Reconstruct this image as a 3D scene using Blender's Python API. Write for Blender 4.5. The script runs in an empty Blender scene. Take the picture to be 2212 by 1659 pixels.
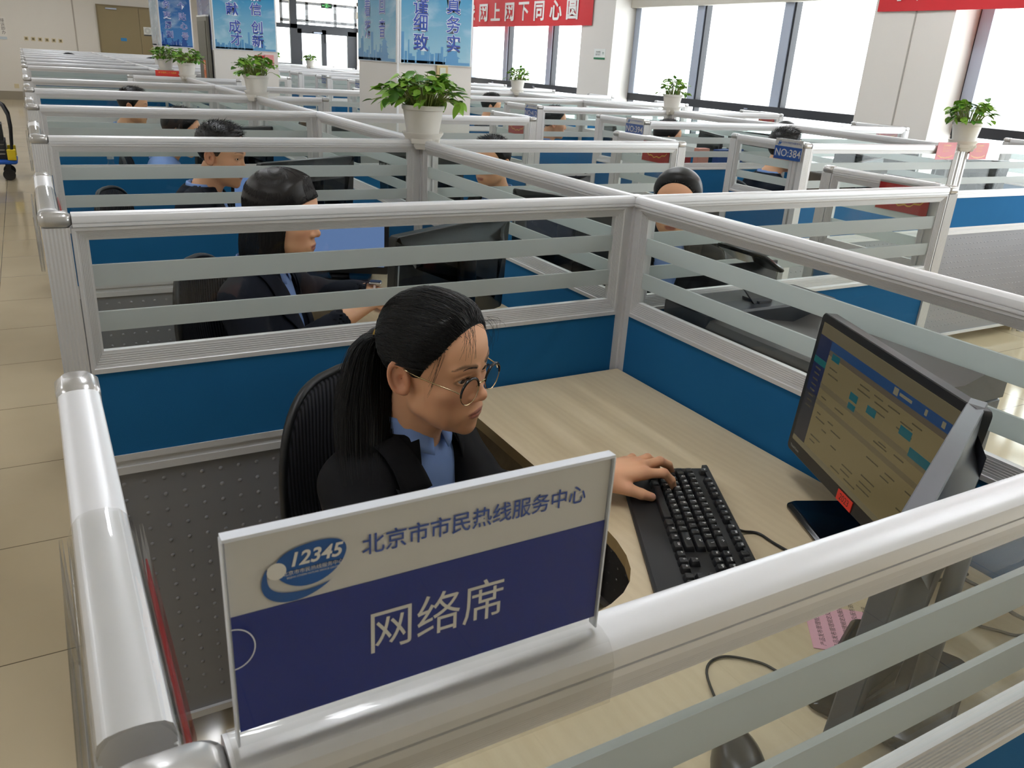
import bpy, bmesh, math, random
import numpy as np
from mathutils import Vector, Matrix, Euler
random.seed(7); rng = np.random.default_rng(7)
SC = bpy.context.scene
COL = SC.collection
# ------------------------------------------------------------------ camera
W_PX, H_PX = 2212, 1659
CAM_LOC = (-0.00379, -0.29064, 1.54852)
YAW, PITCH, ROLL, F_PX = 0.534388, 0.377244, 0.0614609, 1746.61
def cam_axes():
    cy, sy, cp, sp = math.cos(YAW), math.sin(YAW), math.cos(PITCH), math.sin(PITCH)
    f = Vector((sy*cp, cy*cp, -sp)); r = Vector((cy, -sy, 0)); u = r.cross(f)
    cr, sr = math.cos(ROLL), math.sin(ROLL)
    return cr*r+sr*u, -sr*r+cr*u, f
_r, _u, _f = cam_axes()
cam_d = bpy.data.cameras.new('camera')
cam = bpy.data.objects.new('camera', cam_d); COL.objects.link(cam)
cam.matrix_world = Matrix(((_r.x,_u.x,-_f.x,CAM_LOC[0]),(_r.y,_u.y,-_f.y,CAM_LOC[1]),(_r.z,_u.z,-_f.z,CAM_LOC[2]),(0,0,0,1)))
cam_d.sensor_fit = 'HORIZONTAL'; cam_d.sensor_width = 36.0; cam_d.lens = 36.0*F_PX/W_PX
cam_d.clip_start = 0.02; cam_d.clip_end = 200
cam_d.dof.use_dof = True; cam_d.dof.focus_distance = 1.5; cam_d.dof.aperture_fstop = 38.0
SC.camera = cam
SC.view_settings.view_transform = 'Standard'; SC.view_settings.look = 'None'
SC.view_settings.gamma = 1.0; SC.view_settings.exposure = 0.55
SC.view_settings.use_curve_mapping = False
SC.cycles.use_denoising = True
SC.cycles.max_bounces = 6; SC.cycles.diffuse_bounces = 4; SC.cycles.glossy_bounces = 3; SC.cycles.use_light_tree = False
SC.cycles.transparent_max_bounces = 40; SC.cycles.transmission_bounces = 5
SC.cycles.use_adaptive_sampling = True; SC.cycles.adaptive_threshold = 0.02; SC.cycles.adaptive_min_samples = 16
SC.cycles.caustics_reflective = False; SC.cycles.caustics_refractive = False
SC.cycles.sample_clamp_indirect = 6.0
# ------------------------------------------------------------------ daylight outside
world = bpy.data.worlds.new('hazy_sky'); SC.world = world; world.use_nodes = True
_bg = world.node_tree.nodes['Background']
_bg.inputs['Color'].default_value = (0.93, 0.965, 1.0, 1); _bg.inputs['Strength'].default_value = 4.6
def window_light(name, loc, sx, sy, rot, power, color=(0.93,0.96,1.0), portal=False):
    l = bpy.data.lights.new(name, 'AREA'); l.shape = 'RECTANGLE'; l.size = sx; l.size_y = sy
    l.energy = power; l.color = color; l.cycles.is_portal = portal
    o = bpy.data.objects.new(name, l); COL.objects.link(o); o.location = loc; o.rotation_euler = rot
    return o

# ------------------------------------------------------------------ helpers
def lin(c):
    return tuple(((x/12.92) if x <= 0.04045 else ((x+0.055)/1.055)**2.4) for x in (v/255.0 for v in c))
MATS = {}
def mat(name, rgb=(200,200,200), rough=0.5, metal=0.0, spec=0.5, noise=0.0, nscale=40.0, bump=0.0, bscale=300.0, emit=None, estr=1.0, coat=0.0, alpha=None):
    if name in MATS: return MATS[name]
    m = bpy.data.materials.new(name); m.use_nodes = True; MATS[name] = m
    nt = m.node_tree; b = nt.nodes['Principled BSDF']
    c = lin(rgb)+(1,)
    b.inputs['Base Color'].default_value = c; b.inputs['Roughness'].default_value = rough
    b.inputs['Metallic'].default_value = metal; b.inputs['Specular IOR Level'].default_value = spec
    b.inputs['Coat Weight'].default_value = coat
    if emit is not None:
        b.inputs['Emission Color'].default_value = lin(emit)+(1,); b.inputs['Emission Strength'].default_value = estr
    if noise > 0 or bump > 0:
        tc = nt.nodes.new('ShaderNodeTexCoord')
    if noise > 0:
        n = nt.nodes.new('ShaderNodeTexNoise'); n.inputs['Scale'].default_value = nscale; n.inputs['Detail'].default_value = 4
        mx = nt.nodes.new('ShaderNodeMix'); mx.data_type = 'RGBA'; mx.blend_type = 'MIX'
        mx.inputs['A'].default_value = tuple(x*(1-noise) for x in c[:3])+(1,)
        mx.inputs['B'].default_value = tuple(min(1,x*(1+noise)) for x in c[:3])+(1,)
        nt.links.new(tc.outputs['Object'], n.inputs['Vector']); nt.links.new(n.outputs['Fac'], mx.inputs['Factor'])
        nt.links.new(mx.outputs['Result'], b.inputs['Base Color'])
    if bump > 0:
        n2 = nt.nodes.new('ShaderNodeTexNoise'); n2.inputs['Scale'].default_value = bscale; n2.inputs['Detail'].default_value = 2
        bp = nt.nodes.new('ShaderNodeBump'); bp.inputs['Strength'].default_value = bump; bp.inputs['Distance'].default_value = 0.002
        nt.links.new(tc.outputs['Object'], n2.inputs['Vector']); nt.links.new(n2.outputs['Fac'], bp.inputs['Height'])
        nt.links.new(bp.outputs['Normal'], b.inputs['Normal'])
    return m
def thin_glass(name, tint=(0.93,0.96,0.95), refl=1.0, rough=0.0):
    if name in MATS: return MATS[name]
    m = bpy.data.materials.new(name); m.use_nodes = True; MATS[name] = m
    nt = m.node_tree; nt.nodes.clear()
    out = nt.nodes.new('ShaderNodeOutputMaterial'); mix = nt.nodes.new('ShaderNodeMixShader')
    fr = nt.nodes.new('ShaderNodeLayerWeight'); fr.inputs['Blend'].default_value = 0.5
    pw = nt.nodes.new('ShaderNodeMath'); pw.operation = 'POWER'; pw.inputs[1].default_value = 5.0
    ml = nt.nodes.new('ShaderNodeMath'); ml.operation = 'MULTIPLY_ADD'; ml.inputs[1].default_value = 0.90*refl; ml.inputs[2].default_value = 0.035*refl
    tr = nt.nodes.new('ShaderNodeBsdfTransparent'); tr.inputs['Color'].default_value = tint+(1,)
    gl = nt.nodes.new('ShaderNodeBsdfGlossy'); gl.inputs['Roughness'].default_value = rough
    nt.links.new(fr.outputs['Facing'], pw.inputs[0]); nt.links.new(pw.outputs[0], ml.inputs[0]); nt.links.new(ml.outputs[0], mix.inputs[0])
    nt.links.new(tr.outputs[0], mix.inputs[1]); nt.links.new(gl.outputs[0], mix.inputs[2])
    nt.links.new(mix.outputs[0], out.inputs[0])
    return m
def frosted(name='frosted_film'):
    if name in MATS: return MATS[name]
    m = bpy.data.materials.new(name); m.use_nodes = True; MATS[name] = m
    nt = m.node_tree; nt.nodes.clear()
    out = nt.nodes.new('ShaderNodeOutputMaterial')
    df = nt.nodes.new('ShaderNodeBsdfDiffuse'); df.inputs['Color'].default_value = (0.66,0.69,0.68,1)
    tl = nt.nodes.new('ShaderNodeBsdfTranslucent'); tl.inputs['Color'].default_value = (0.70,0.74,0.735,1)
    tr = nt.nodes.new('ShaderNodeBsdfTransparent'); tr.inputs['Color'].default_value = (0.86,0.9,0.89,1)
    gl = nt.nodes.new('ShaderNodeBsdfGlossy'); gl.inputs['Roughness'].default_value = 0.35
    m1 = nt.nodes.new('ShaderNodeMixShader'); m1.inputs[0].default_value = 0.5
    m2 = nt.nodes.new('ShaderNodeMixShader'); m2.inputs[0].default_value = 0.12
    m3 = nt.nodes.new('ShaderNodeMixShader'); m3.inputs[0].default_value = 0.07
    nt.links.new(df.outputs[0], m1.inputs[1]); nt.links.new(tl.outputs[0], m1.inputs[2])
    nt.links.new(m1.outputs[0], m2.inputs[1]); nt.links.new(tr.outputs[0], m2.inputs[2])
    nt.links.new(m2.outputs[0], m3.inputs[1]); nt.links.new(gl.outputs[0], m3.inputs[2])
    nt.links.new(m3.outputs[0], out.inputs[0])
    return m

class MB:
    """mesh builder: collects shapes, links them as ONE mesh object"""
    def __init__(s): s.v = []; s.f = []; s.m = []; s.cur = 0
    def add(s, vs, fs, M=None):
        o = len(s.v)
        for p in vs:
            p = Vector(p)
            s.v.append(tuple(M @ p) if M is not None else tuple(p))
        for f in fs: s.f.append(tuple(i+o for i in f)); s.m.append(s.cur)
        return s
    def box(s, x0, x1, y0, y1, z0, z1, M=None):
        vs = [(x0,y0,z0),(x1,y0,z0),(x1,y1,z0),(x0,y1,z0),(x0,y0,z1),(x1,y0,z1),(x1,y1,z1),(x0,y1,z1)]
        return s.add(vs, [(0,3,2,1),(4,5,6,7),(0,1,5,4),(1,2,6,5),(2,3,7,6),(3,0,4,7)], M)
    def bbox(s, x0, x1, y0, y1, z0, z1, r=0.004, n=3, M=None):
        """box with rounded vertical edges and chamfered top and bottom"""
        pts = rrect(x0, x1, y0, y1, r, n); c = min(r*0.5, (z1-z0)*0.4)
        cx, cy = (x0+x1)/2, (y0+y1)/2
        fx, fy = 1-2*c/max(1e-6, x1-x0), 1-2*c/max(1e-6, y1-y0)
        inn = [(cx+(x-cx)*fx, cy+(y-cy)*fy) for x, y in pts]
        rings = [[(x,y,z0) for x, y in inn], [(x,y,z0+c) for x, y in pts], [(x,y,z1-c) for x, y in pts], [(x,y,z1) for x, y in inn]]
        return s.loft(rings, True, M)
    def loft(s, rings, caps=True, M=None, closed=True):
        n = len(rings[0]); vs = [p for r in rings for p in r]; fs = []
        for k in range(len(rings)-1):
            for i in range(n if closed else n-1):
                j = (i+1) % n
                fs.append((k*n+i, k*n+j, (k+1)*n+j, (k+1)*n+i))
        if caps:
            fs.append(tuple(reversed(range(n)))); fs.append(tuple(range((len(rings)-1)*n, len(rings)*n)))
        return s.add(vs, fs, M)
    def prism(s, poly, z0, z1, M=None):
        return s.loft([[(x,y,z0) for x,y in poly], [(x,y,z1) for x,y in poly]], True, M)
    def lathe(s, prof, n=24, M=None, caps=True):
        rings = [[(r*math.cos(2*math.pi*i/n), r*math.sin(2*math.pi*i/n), z) for i in range(n)] for r, z in prof]
        return s.loft(rings, caps, M)
    def tube(s, pts, r, n=8, M=None, caps=True):
        pts = [Vector(p) for p in pts]; rings = []
        prev = None
        for i, p in enumerate(pts):
            d = (pts[min(i+1, len(pts)-1)] - pts[max(i-1, 0)])
            if d.length < 1e-9: d = Vector((0,0,1))
            d.normalize()
            if prev is None:
                a = Vector((0,0,1)) if abs(d.z) < 0.9 else Vector((1,0,0))
                u = d.cross(a).normalized()
            else:
                u = (prev - d*prev.dot(d)); u = u.normalized() if u.length > 1e-6 else d.orthogonal().normalized()
            prev = u; w = d.cross(u)
            rr = r[i] if isinstance(r, (list, tuple)) else r
            rings.append([tuple(p + (u*math.cos(2*math.pi*k/n) + w*math.sin(2*math.pi*k/n))*rr) for k in range(n)])
        return s.loft(rings, caps, M)
    def cyl(s, p0, p1, r, n=16, M=None): return s.tube([p0, p1], r, n, M)
    def ball(s, c, r, n=12, M=None, sc=(1,1,1)):
        rings = []
        for k in range(1, n):
            a = math.pi*k/n
            rings.append([(c[0]+sc[0]*r*math.sin(a)*math.cos(2*math.pi*i/(2*n)), c[1]+sc[1]*r*math.sin(a)*math.sin(2*math.pi*i/(2*n)), c[2]-sc[2]*r*math.cos(a)) for i in range(2*n)])
        return s.loft(rings, True, M)
    def grid(s, P):
        """P[i][j] grid of points"""
        n, m = len(P), len(P[0])
        return s.add([p for row in P for p in row], [(i*m+j, i*m+j+1, (i+1)*m+j+1, (i+1)*m+j) for i in range(n-1) for j in range(m-1)])
    def mesh(s, name, mats, smooth=None):
        me = bpy.data.meshes.new(name); me.from_pydata(s.v, [], s.f)
        mats = mats if isinstance(mats, (list, tuple)) else [mats]
        for m in mats: me.materials.append(m)
        if len(mats) > 1: me.polygons.foreach_set('material_index', s.m)
        bm = bmesh.new(); bm.from_mesh(me); bmesh.ops.recalc_face_normals(bm, faces=bm.faces); bm.to_mesh(me); bm.free()
        if smooth is not None: shade(me, smooth)
        me.update(); return me
    def build(s, name, mats, parent=None, smooth=None, loc=None, rot=None, M=None):
        return link(name, s.mesh(name, mats, smooth), parent, loc, rot, M)
def shade(me, ang=40):
    me.polygons.foreach_set('use_smooth', [True]*len(me.polygons))
    try: me.set_sharp_from_angle(angle=math.radians(ang))
    except Exception: pass
def link(name, me, parent=None, loc=None, rot=None, M=None):
    o = bpy.data.objects.new(name, me); COL.objects.link(o)
    if parent is not None: o.parent = parent
    if loc is not None: o.location = loc
    if rot is not None: o.rotation_euler = rot
    if M is not None: o.matrix_basis = M
    return o
def rrect(x0, x1, y0, y1, r, n=4):
    pts = []
    for cx, cy, a0 in ((x1-r,y1-r,0),(x0+r,y1-r,90),(x0+r,y0+r,180),(x1-r,y0+r,270)):
        for k in range(n+1):
            a = math.radians(a0+90*k/n); pts.append((cx+r*math.cos(a), cy+r*math.sin(a)))
    return pts
def thing(name, label, cat, loc=(0,0,0), rz=0.0, group=None, M=None):
    o = bpy.data.objects.new(name, None); COL.objects.link(o); o.empty_display_size = 0.1
    if M is not None: o.matrix_basis = M
    else: o.location = loc; o.rotation_euler = (0,0,rz)
    return tag(o, label, cat, group)
def tag(o, label, cat, group=None):
    o['label'] = label; o['category'] = cat; o['kind'] = 'thing'
    if group: o['group'] = group
    return o
def structure(o): o['kind'] = 'structure'; return o
def kids(o): return [c for c in bpy.data.objects if c.parent == o]
class Proto:
    """a thing kept as a source for copies; copies share mesh data"""
    def __init__(s, root):
        s.root = root; s.tree = s._t(root); s.used = False
    def _t(s, o): return (o, [s._t(c) for c in o.children])
    def put(s, loc, rz=0.0, label=None, group=None, M=None):
        if not s.used: r = s.root; s.used = True
        else: r = s._copy(s.tree, None)
        if M is not None: r.matrix_basis = M
        else: r.location = loc; r.rotation_euler = (0,0,rz)
        if label: r['label'] = label
        if group: r['group'] = group
        return r
    def _copy(s, t, parent):
        o, ch = t; c = o.copy(); COL.objects.link(c)
        if parent is not None: c.parent = parent
        for k in ch: s._copy(k, c)
        return c
# lettering: collected, turned into meshes in one go at the end
TEXTS = []
def text(body, size, material, parent, M, name='lettering', bold=0.0, align='CENTER', ext=0.0, sx=1.0, spacing=1.0, shear=0.0, res=3):
    TEXTS.append((body, size, material, parent, M, name, bold, align, ext, sx, spacing, shear, res))
def flush_texts():
    made = []
    for (body, size, m, parent, M, name, bold, align, ext, sx, spacing, shear, res) in TEXTS:
        cu = bpy.data.curves.new(name, 'FONT'); cu.body = body; cu.size = size; cu.align_x = align; cu.align_y = 'CENTER'
        cu.offset = bold; cu.extrude = ext; cu.resolution_u = res; cu.space_character = spacing; cu.shear = shear
        o = bpy.data.objects.new(name, cu); COL.objects.link(o); made.append(o)
    bpy.context.view_layer.update()
    dg = bpy.context.evaluated_depsgraph_get()
    for o, (body, size, m, parent, M, name, bold, align, ext, sx, spacing, shear, res) in zip(made, TEXTS):
        me = bpy.data.meshes.new_from_object(o.evaluated_get(dg)); me.name = name
        me.materials.clear(); me.materials.append(m)
        if sx != 1.0: me.transform(Matrix.Diagonal((sx,1,1,1)))
        bpy.data.objects.remove(o)
        if len(me.vertices): link(name, me, parent, M=M)
def plane_matrix(origin, xdir, ydir):
    """matrix whose local x,y span a surface and z is its outward normal"""
    x = Vector(xdir).normalized(); y = Vector(ydir).normalized(); z = x.cross(y).normalized(); y = z.cross(x)
    o = Vector(origin)
    return Matrix(((x.x,y.x,z.x,o.x),(x.y,y.y,z.y,o.y),(x.z,y.z,z.z,o.z),(0,0,0,1)))
# ================================================================== people: implicit surfaces meshed with surface nets
A = np.asarray
def smin(a, b, k):
    h = np.clip(0.5+0.5*(b-a)/k, 0, 1); return b*(1-h)+a*h-k*h*(1-h)
def smax(a, b, k): return -smin(-a, -b, k)
def ell(P, c, r, R=None):
    q = P-A(c, dtype=np.float32)
    if R is not None: q = q @ A(R, dtype=np.float32)
    r = A(r, dtype=np.float32)
    k0 = np.sqrt(((q/r)**2).sum(-1)); k1 = np.sqrt(((q/(r*r))**2).sum(-1))+1e-9
    return k0*(k0-1)/k1
def cap(P, a, b, ra, rb=None):
    a = A(a, dtype=np.float32); b = A(b, dtype=np.float32); rb = ra if rb is None else rb
    d = b-a; t = np.clip(((P-a)@d)/max(1e-12, float(d@d)), 0, 1)
    return np.sqrt(((P-a-t[..., None]*d)**2).sum(-1))-(ra+(rb-ra)*t)
def ball(P, c, r): return np.sqrt(((P-A(c, dtype=np.float32))**2).sum(-1))-r
def rotz(a): c, s = math.cos(a), math.sin(a); return A([[c,-s,0],[s,c,0],[0,0,1]])
def roty(a): c, s = math.cos(a), math.sin(a); return A([[c,0,s],[0,1,0],[-s,0,c]])
def rotx(a): c, s = math.cos(a), math.sin(a); return A([[1,0,0],[0,c,-s],[0,s,c]])
def nets(fn, lo, hi, h):
    ax = [np.arange(l, u+h, h, dtype=np.float32) for l, u in zip(lo, hi)]
    G = np.stack(np.meshgrid(*ax, indexing='ij'), -1); F = fn(G); S = F < 0
    nx, ny, nz = F.shape
    cnt = np.zeros((nx-1, ny-1, nz-1), np.int8)
    offs = [(i,j,k) for i in (0,1) for j in (0,1) for k in (0,1)]
    for i,j,k in offs: cnt += S[i:nx-1+i, j:ny-1+j, k:nz-1+k]
    act = (cnt > 0) & (cnt < 8); idx = np.argwhere(act)
    V = np.stack([F[idx[:,0]+i, idx[:,1]+j, idx[:,2]+k] for i,j,k in offs], 1)
    acc = np.zeros((len(idx), 3)); num = np.zeros(len(idx))
    for a in range(8):
        for b in range(a+1, 8):
            d = [abs(x-y) for x, y in zip(offs[a], offs[b])]
            if sum(d) != 1: continue
            m = (V[:,a] < 0) != (V[:,b] < 0)
            t = np.where(m, V[:,a]/np.where(m, V[:,a]-V[:,b], 1), 0)
            p = A(offs[a])+t[:,None]*(A(offs[b])-A(offs[a])); acc += p*m[:,None]; num += m
    verts = A(lo)+h*(idx+acc/num[:,None])
    ids = -np.ones(act.shape, np.int64); ids[act] = np.arange(len(idx)); quads = []
    for axis in range(3):
        sl = [slice(None)]*3; sl2 = [slice(None)]*3; sl[axis] = slice(0,-1); sl2[axis] = slice(1,None)
        e = np.argwhere(S[tuple(sl)] != S[tuple(sl2)])
        u, v = [(1,2),(2,0),(0,1)][axis]
        ok = (e[:,u] > 0) & (e[:,v] > 0) & (e[:,u] < act.shape[u]) & (e[:,v] < act.shape[v]); e = e[ok]
        def cid(du, dv):
            q = e.copy(); q[:,u] += du; q[:,v] += dv; return ids[q[:,0], q[:,1], q[:,2]]
        q = np.stack([cid(-1,-1), cid(0,-1), cid(0,0), cid(-1,0)], 1)
        fl = ~S[e[:,0], e[:,1], e[:,2]]; q[fl] = q[fl][:, ::-1]; quads.append(q)
    Q = np.concatenate(quads); Q = Q[(Q >= 0).all(1)]
    return verts, Q
def np_mesh(name, V, Q, mats, cols=None, midx=None, smooth=True):
    me = bpy.data.meshes.new(name); V = A(V, dtype=np.float32); Q = A(Q, dtype=np.int32)
    me.vertices.add(len(V)); me.vertices.foreach_set('co', V.ravel())
    k = Q.shape[1]; me.loops.add(Q.size); me.loops.foreach_set('vertex_index', Q.ravel())
    me.polygons.add(len(Q)); me.polygons.foreach_set('loop_start', np.arange(0, Q.size, k, dtype=np.int32))
    for m in (mats if isinstance(mats, (list, tuple)) else [mats]): me.materials.append(m)
    if midx is not None: me.polygons.foreach_set('material_index', A(midx, dtype=np.int32))
    me.polygons.foreach_set('use_smooth', [smooth]*len(Q))
    if cols is not None:
        at = me.color_attributes.new('tone', 'FLOAT_COLOR', 'POINT')
        c = np.ones((len(V), 4), np.float32); c[:, :3] = cols; at.data.foreach_set('color', c.ravel())
    me.update(calc_edges=True); me.validate(); return me
def strands(P, r0, r1=None):
    """P (n,m,3) hair paths -> three sided tubes"""
    P = A(P); n, m, _ = P.shape; r1 = r0*0.3 if r1 is None else r1
    T = np.gradient(P, axis=1); T /= np.linalg.norm(T, axis=2, keepdims=True)+1e-9
    ref = np.broadcast_to(A([0.31,0.57,0.76]), T.shape)
    U = np.cross(T, ref); U /= np.linalg.norm(U, axis=2, keepdims=True)+1e-9; Wv = np.cross(T, U)
    rad = np.linspace(r0, r1, m)[None,:,None]
    rings = np.stack([P+rad*(math.cos(a)*U+math.sin(a)*Wv) for a in (0, 2.0944, 4.18879)], 2)  # n,m,3,3
    V = rings.reshape(-1, 3); base = (np.arange(n)[:,None]*m+np.arange(m-1)[None,:])*3
    Q = [np.stack([base+k, base+(k+1)%3, base+3+(k+1)%3, base+3+k], -1).reshape(-1,4) for k in range(3)]
    return V, np.concatenate(Q)
def join(parts):
    V = []; Q = []; o = 0
    for v, q in parts: V.append(v); Q.append(A(q)+o); o += len(v)
    return np.concatenate(V), np.concatenate(Q)

def skin_material(name, base):
    m = mat(name, base, rough=0.48, spec=0.35)
    nt = m.node_tree; b = nt.nodes['Principled BSDF']
    at = nt.nodes.new('ShaderNodeVertexColor'); at.layer_name = 'tone'
    nt.links.new(at.outputs['Color'], b.inputs['Base Color'])
    b.inputs['Subsurface Weight'].default_value = 0.12; b.inputs['Subsurface Radius'].default_value = (0.012,0.005,0.003)
    b.inputs['Subsurface Scale'].default_value = 0.5
    n = nt.nodes.new('ShaderNodeTexNoise'); n.inputs['Scale'].default_value = 900
    bp = nt.nodes.new('ShaderNodeBump'); bp.inputs['Strength'].default_value = 0.08; bp.inputs['Distance'].default_value = 0.001
    tc = nt.nodes.new('ShaderNodeTexCoord')
    nt.links.new(tc.outputs['Object'], n.inputs['Vector']); nt.links.new(n.outputs['Fac'], bp.inputs['Height']); nt.links.new(bp.outputs['Normal'], b.inputs['Normal'])
    return m
M_SKIN = skin_material('skin', (205,152,118))
M_EYE = mat('eye_white', (226,220,214), 0.15); M_IRIS = mat('eye_iris', (38,24,18), 0.08)
M_HAIR = mat('black_hair', (11,10,11), 0.40, spec=0.40)
M_HAIRB = mat('dark_brown_hair', (19,14,13), 0.40, spec=0.40)
EYE_X, EYE_Y, EYE_Z = 0.0315, 0.0750, 0.004

def head_core(P):
    """cranium, face block and jaw without features"""
    X = P.copy(); X[...,0] = np.abs(X[...,0])
    d = ell(X, (0,-0.006,0.036), (0.0735,0.086,0.078))
    d = smin(d, ell(X, (0,0.036,0.040), (0.064,0.060,0.062)), 0.03)
    d = smin(d, ell(X, (0,0.034,-0.020), (0.063,0.060,0.070)), 0.025)
    d = smin(d, ell(X, (0,0.047,-0.080), (0.046,0.045,0.038)), 0.03)
    d = smin(d, ball(X, (0.045,0.008,-0.064), 0.016), 0.03)
    d = smin(d, ell(X, (0.034,0.047,-0.055), (0.026,0.027,0.034)), 0.022)
    return d
def head_sdf(P):
    X = P.copy(); X[...,0] = np.abs(X[...,0])
    d = head_core(P)
    d = smin(d, ell(X, (0,0.079,-0.103), (0.017,0.0125,0.014)), 0.018)
    d = smin(d, ell(X, (0.043,0.058,-0.022), (0.019,0.018,0.016)), 0.022)
    d = smin(d, cap(X, (0.012,0.089,0.022), (0.044,0.074,0.026), 0.007), 0.014)
    # sockets
    d = smax(d, -ell(X, (0.031,0.1025,0.004), (0.021,0.017,0.0125)), 0.014)
    # lids around the eyeball with an almond opening
    e = (EYE_X, EYE_Y, EYE_Z)
    lid = ell(X, e, (0.0150,0.0142,0.0140))
    q = X-A(e, dtype=np.float32); sx = q[...,0]/0.0135
    slit = np.abs(q[...,2]-0.0006-0.0016*np.clip(sx,-1,1)*0.6)-0.0041*np.sqrt(np.clip(1-sx*sx, 0, 1))
    lid = np.maximum(lid, -np.maximum(slit, -q[...,1]+0.004))
    d = smin(d, lid, 0.0045)
    d = smin(d, cap(X, (0.020,0.0870,0.0125), (0.045,0.0755,0.0095), 0.0032), 0.005)
    # nose
    n = cap(P, (0,0.0825,0.012), (0,0.1030,-0.027), 0.0062, 0.0088)
    n = smin(n, ball(P, (0,0.1035,-0.0305), 0.0092), 0.008)
    n = smin(n, ell(X, (0.0115,0.0965,-0.0345), (0.0072,0.0085,0.0066)), 0.007)
    d = smin(d, n, 0.010)
    d = smax(d, -ell(X, (0.0062,0.1015,-0.0418), (0.0035,0.0050,0.0032)), 0.003)
    # mouth
    d = smin(d, ell(P, (0,0.085,-0.067), (0.026,0.0125,0.017)), 0.014)
    up = ell(X, (0.009,0.0930,-0.0628), (0.0145,0.0070,0.0040), rotz(-0.28))
    lo = ell(P, (0,0.0920,-0.0718), (0.0170,0.0076,0.0048))
    d = smin(d, up, 0.004); d = smin(d, lo, 0.004)
    d = smax(d, -ell(P, (0,0.1035,-0.0672), (0.022,0.0085,0.0009)), 0.0022)
    d = smax(d, -cap(P, (0,0.1045,-0.049), (0,0.1030,-0.057), 0.0022), 0.004)
    # ears
    Re = rotz(0.42) @ rotx(0.20)
    ec = A((0.0745,-0.014,-0.006), dtype=np.float32)
    q = (X-ec) @ A(Re, dtype=np.float32)
    disc = ell(q, (0,0,0), (0.0034,0.0170,0.0290))
    rho = np.sqrt((q[...,1]/0.0160)**2+(q[...,2]/0.0280)**2)
    rim = np.sqrt(((rho-1)*0.0165)**2+(q[...,0]-0.0052)**2)-0.0036
    rim = np.maximum(rim, -0.004-q[...,2]*0.35-0.0*q[...,1] - 0.006)
    ear = smin(disc, rim, 0.003); ear = smin(ear, ell(q, (0.001,0.004,-0.025), (0.0050,0.0085,0.0090)), 0.006)
    ear = smax(ear, -ell(q, (0.0075,0.003,-0.004), (0.0085,0.0080,0.0120)), 0.002)
    ear = smin(ear, cap(q, (0.004,0.0115,-0.010), (0.004,0.0120,0.000), 0.0044), 0.002)
    d = smin(d, ear, 0.004)
    return d
NECK_BASE = (0,-0.050,-0.170)
def neck_sdf(P):
    d = cap(P, (0,-0.018,-0.060), (0,-0.044,-0.150), 0.050, 0.050)
    d = smin(d, cap(P, (0,-0.044,-0.150), (0,-0.052,-0.225), 0.052, 0.075), 0.02)
    return smin(d, cap(P, (0,0.020,-0.090), (0,-0.012,-0.160), 0.018, 0.016), 0.03)
def head_neck(P): return smin(head_sdf(P), neck_sdf(P), 0.016)
SKIN_C = A(lin((234,178,140)))
def skin_tone(V, base=SKIN_C, lips=(180,112,102), brows=True):
    c = np.tile(base, (len(V),1)); x = np.abs(V[:,0]); y = V[:,1]; z = V[:,2]
    def blend(w, col): 
        nonlocal c; w = np.clip(w,0,1)[:,None]; c = c*(1-w)+A(col)*w
    g = lambda dx,dy,s: np.exp(-((dx)**2+(dy)**2)/(2*s*s))
    blend(0.35*g(x-0.044, z+0.030, 0.016)*(y>0.03), lin((206,128,105)))
    blend(0.30*g(x, z+0.032, 0.010)*(y>0.09), lin((205,130,108)))
    blend(0.45*((x>0.066)&(y<0.012)&(z>-0.045)&(z<0.035)), lin((204,132,108)))
    lw = np.where(z > -0.0672, 1-((x/0.0235)**2+((z+0.0640)/0.0050)**2), 1-((x/0.0215)**2+((z+0.0705)/0.0066)**2))
    blend(np.clip(lw*3,0,1)*0.85*(y>0.075), lin(lips))
    blend(np.clip(1-np.abs(z+0.0672)/0.0014,0,1)*(x<0.021)*(y>0.082)*0.55, lin((110,55,50)))  # shade of the fine lip groove painted into the skin colour
    if brows:
        zb = 0.0290+0.0045*np.clip((x-0.012)/0.022,0,1)-0.0050*np.clip((x-0.036)/0.02,0,1)**1.5
        hw = np.interp(x, [0.010,0.014,0.034,0.052], [0.002,0.0042,0.0036,0.0012])
        blend(np.clip(1.4-np.abs(z-zb)/hw,0,1)*(x>0.010)*(x<0.054)*(y>0.04)*0.72, lin((40,28,24)))
    e = np.sqrt(((x-EYE_X)/0.0152)**2+((z-EYE_Z-0.0006)/0.0065)**2)
    blend(np.clip(1-np.abs(e-0.98)/0.20,0,1)*(y>0.06)*0.65, lin((70,42,34)))
    return c
def eyeballs(gaze=(0.0,0.0)):
    """gaze: yaw (to own right), pitch (down) in radians; returns V,Q,material index (1 white, 2 iris)"""
    out = []; mi = []
    n, m = 15, 22
    for s in (-1, 1):
        Rg = rotz(-gaze[0]) @ rotx(-gaze[1]); V = []; 
        for i in range(n):
            a = math.pi*(i+0.02)/(n-0.96)
            for j in range(m):
                b = 2*math.pi*j/m; V.append((math.sin(a)*math.cos(b), math.cos(a), math.sin(a)*math.sin(b)))
        V = (A(V)*0.0122) @ Rg.T + A((s*EYE_X, EYE_Y, EYE_Z)); Q = []
        for i in range(n-1):
            for j in range(m):
                Q.append((i*m+j, i*m+(j+1)%m, (i+1)*m+(j+1)%m, (i+1)*m+j)); mi.append(2 if i < 3 else 1)
        Q.append((0,0,0,0)); mi.append(2); Q.pop(); mi.pop()
        out.append((V, A(Q)))
        # front cap of the iris
        c = len(V)
        V2 = np.concatenate([V[:m], [V[:m].mean(0)]]); Q2 = [(j, (j+1)%m, m, m) for j in range(m)]
        tri = A([(j, (j+1)%m, m, m) for j in range(m)]); out.append((V2, tri)); mi += [2]*m
    V, Q = join(out); return V, Q, mi
_cache = {}
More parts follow.
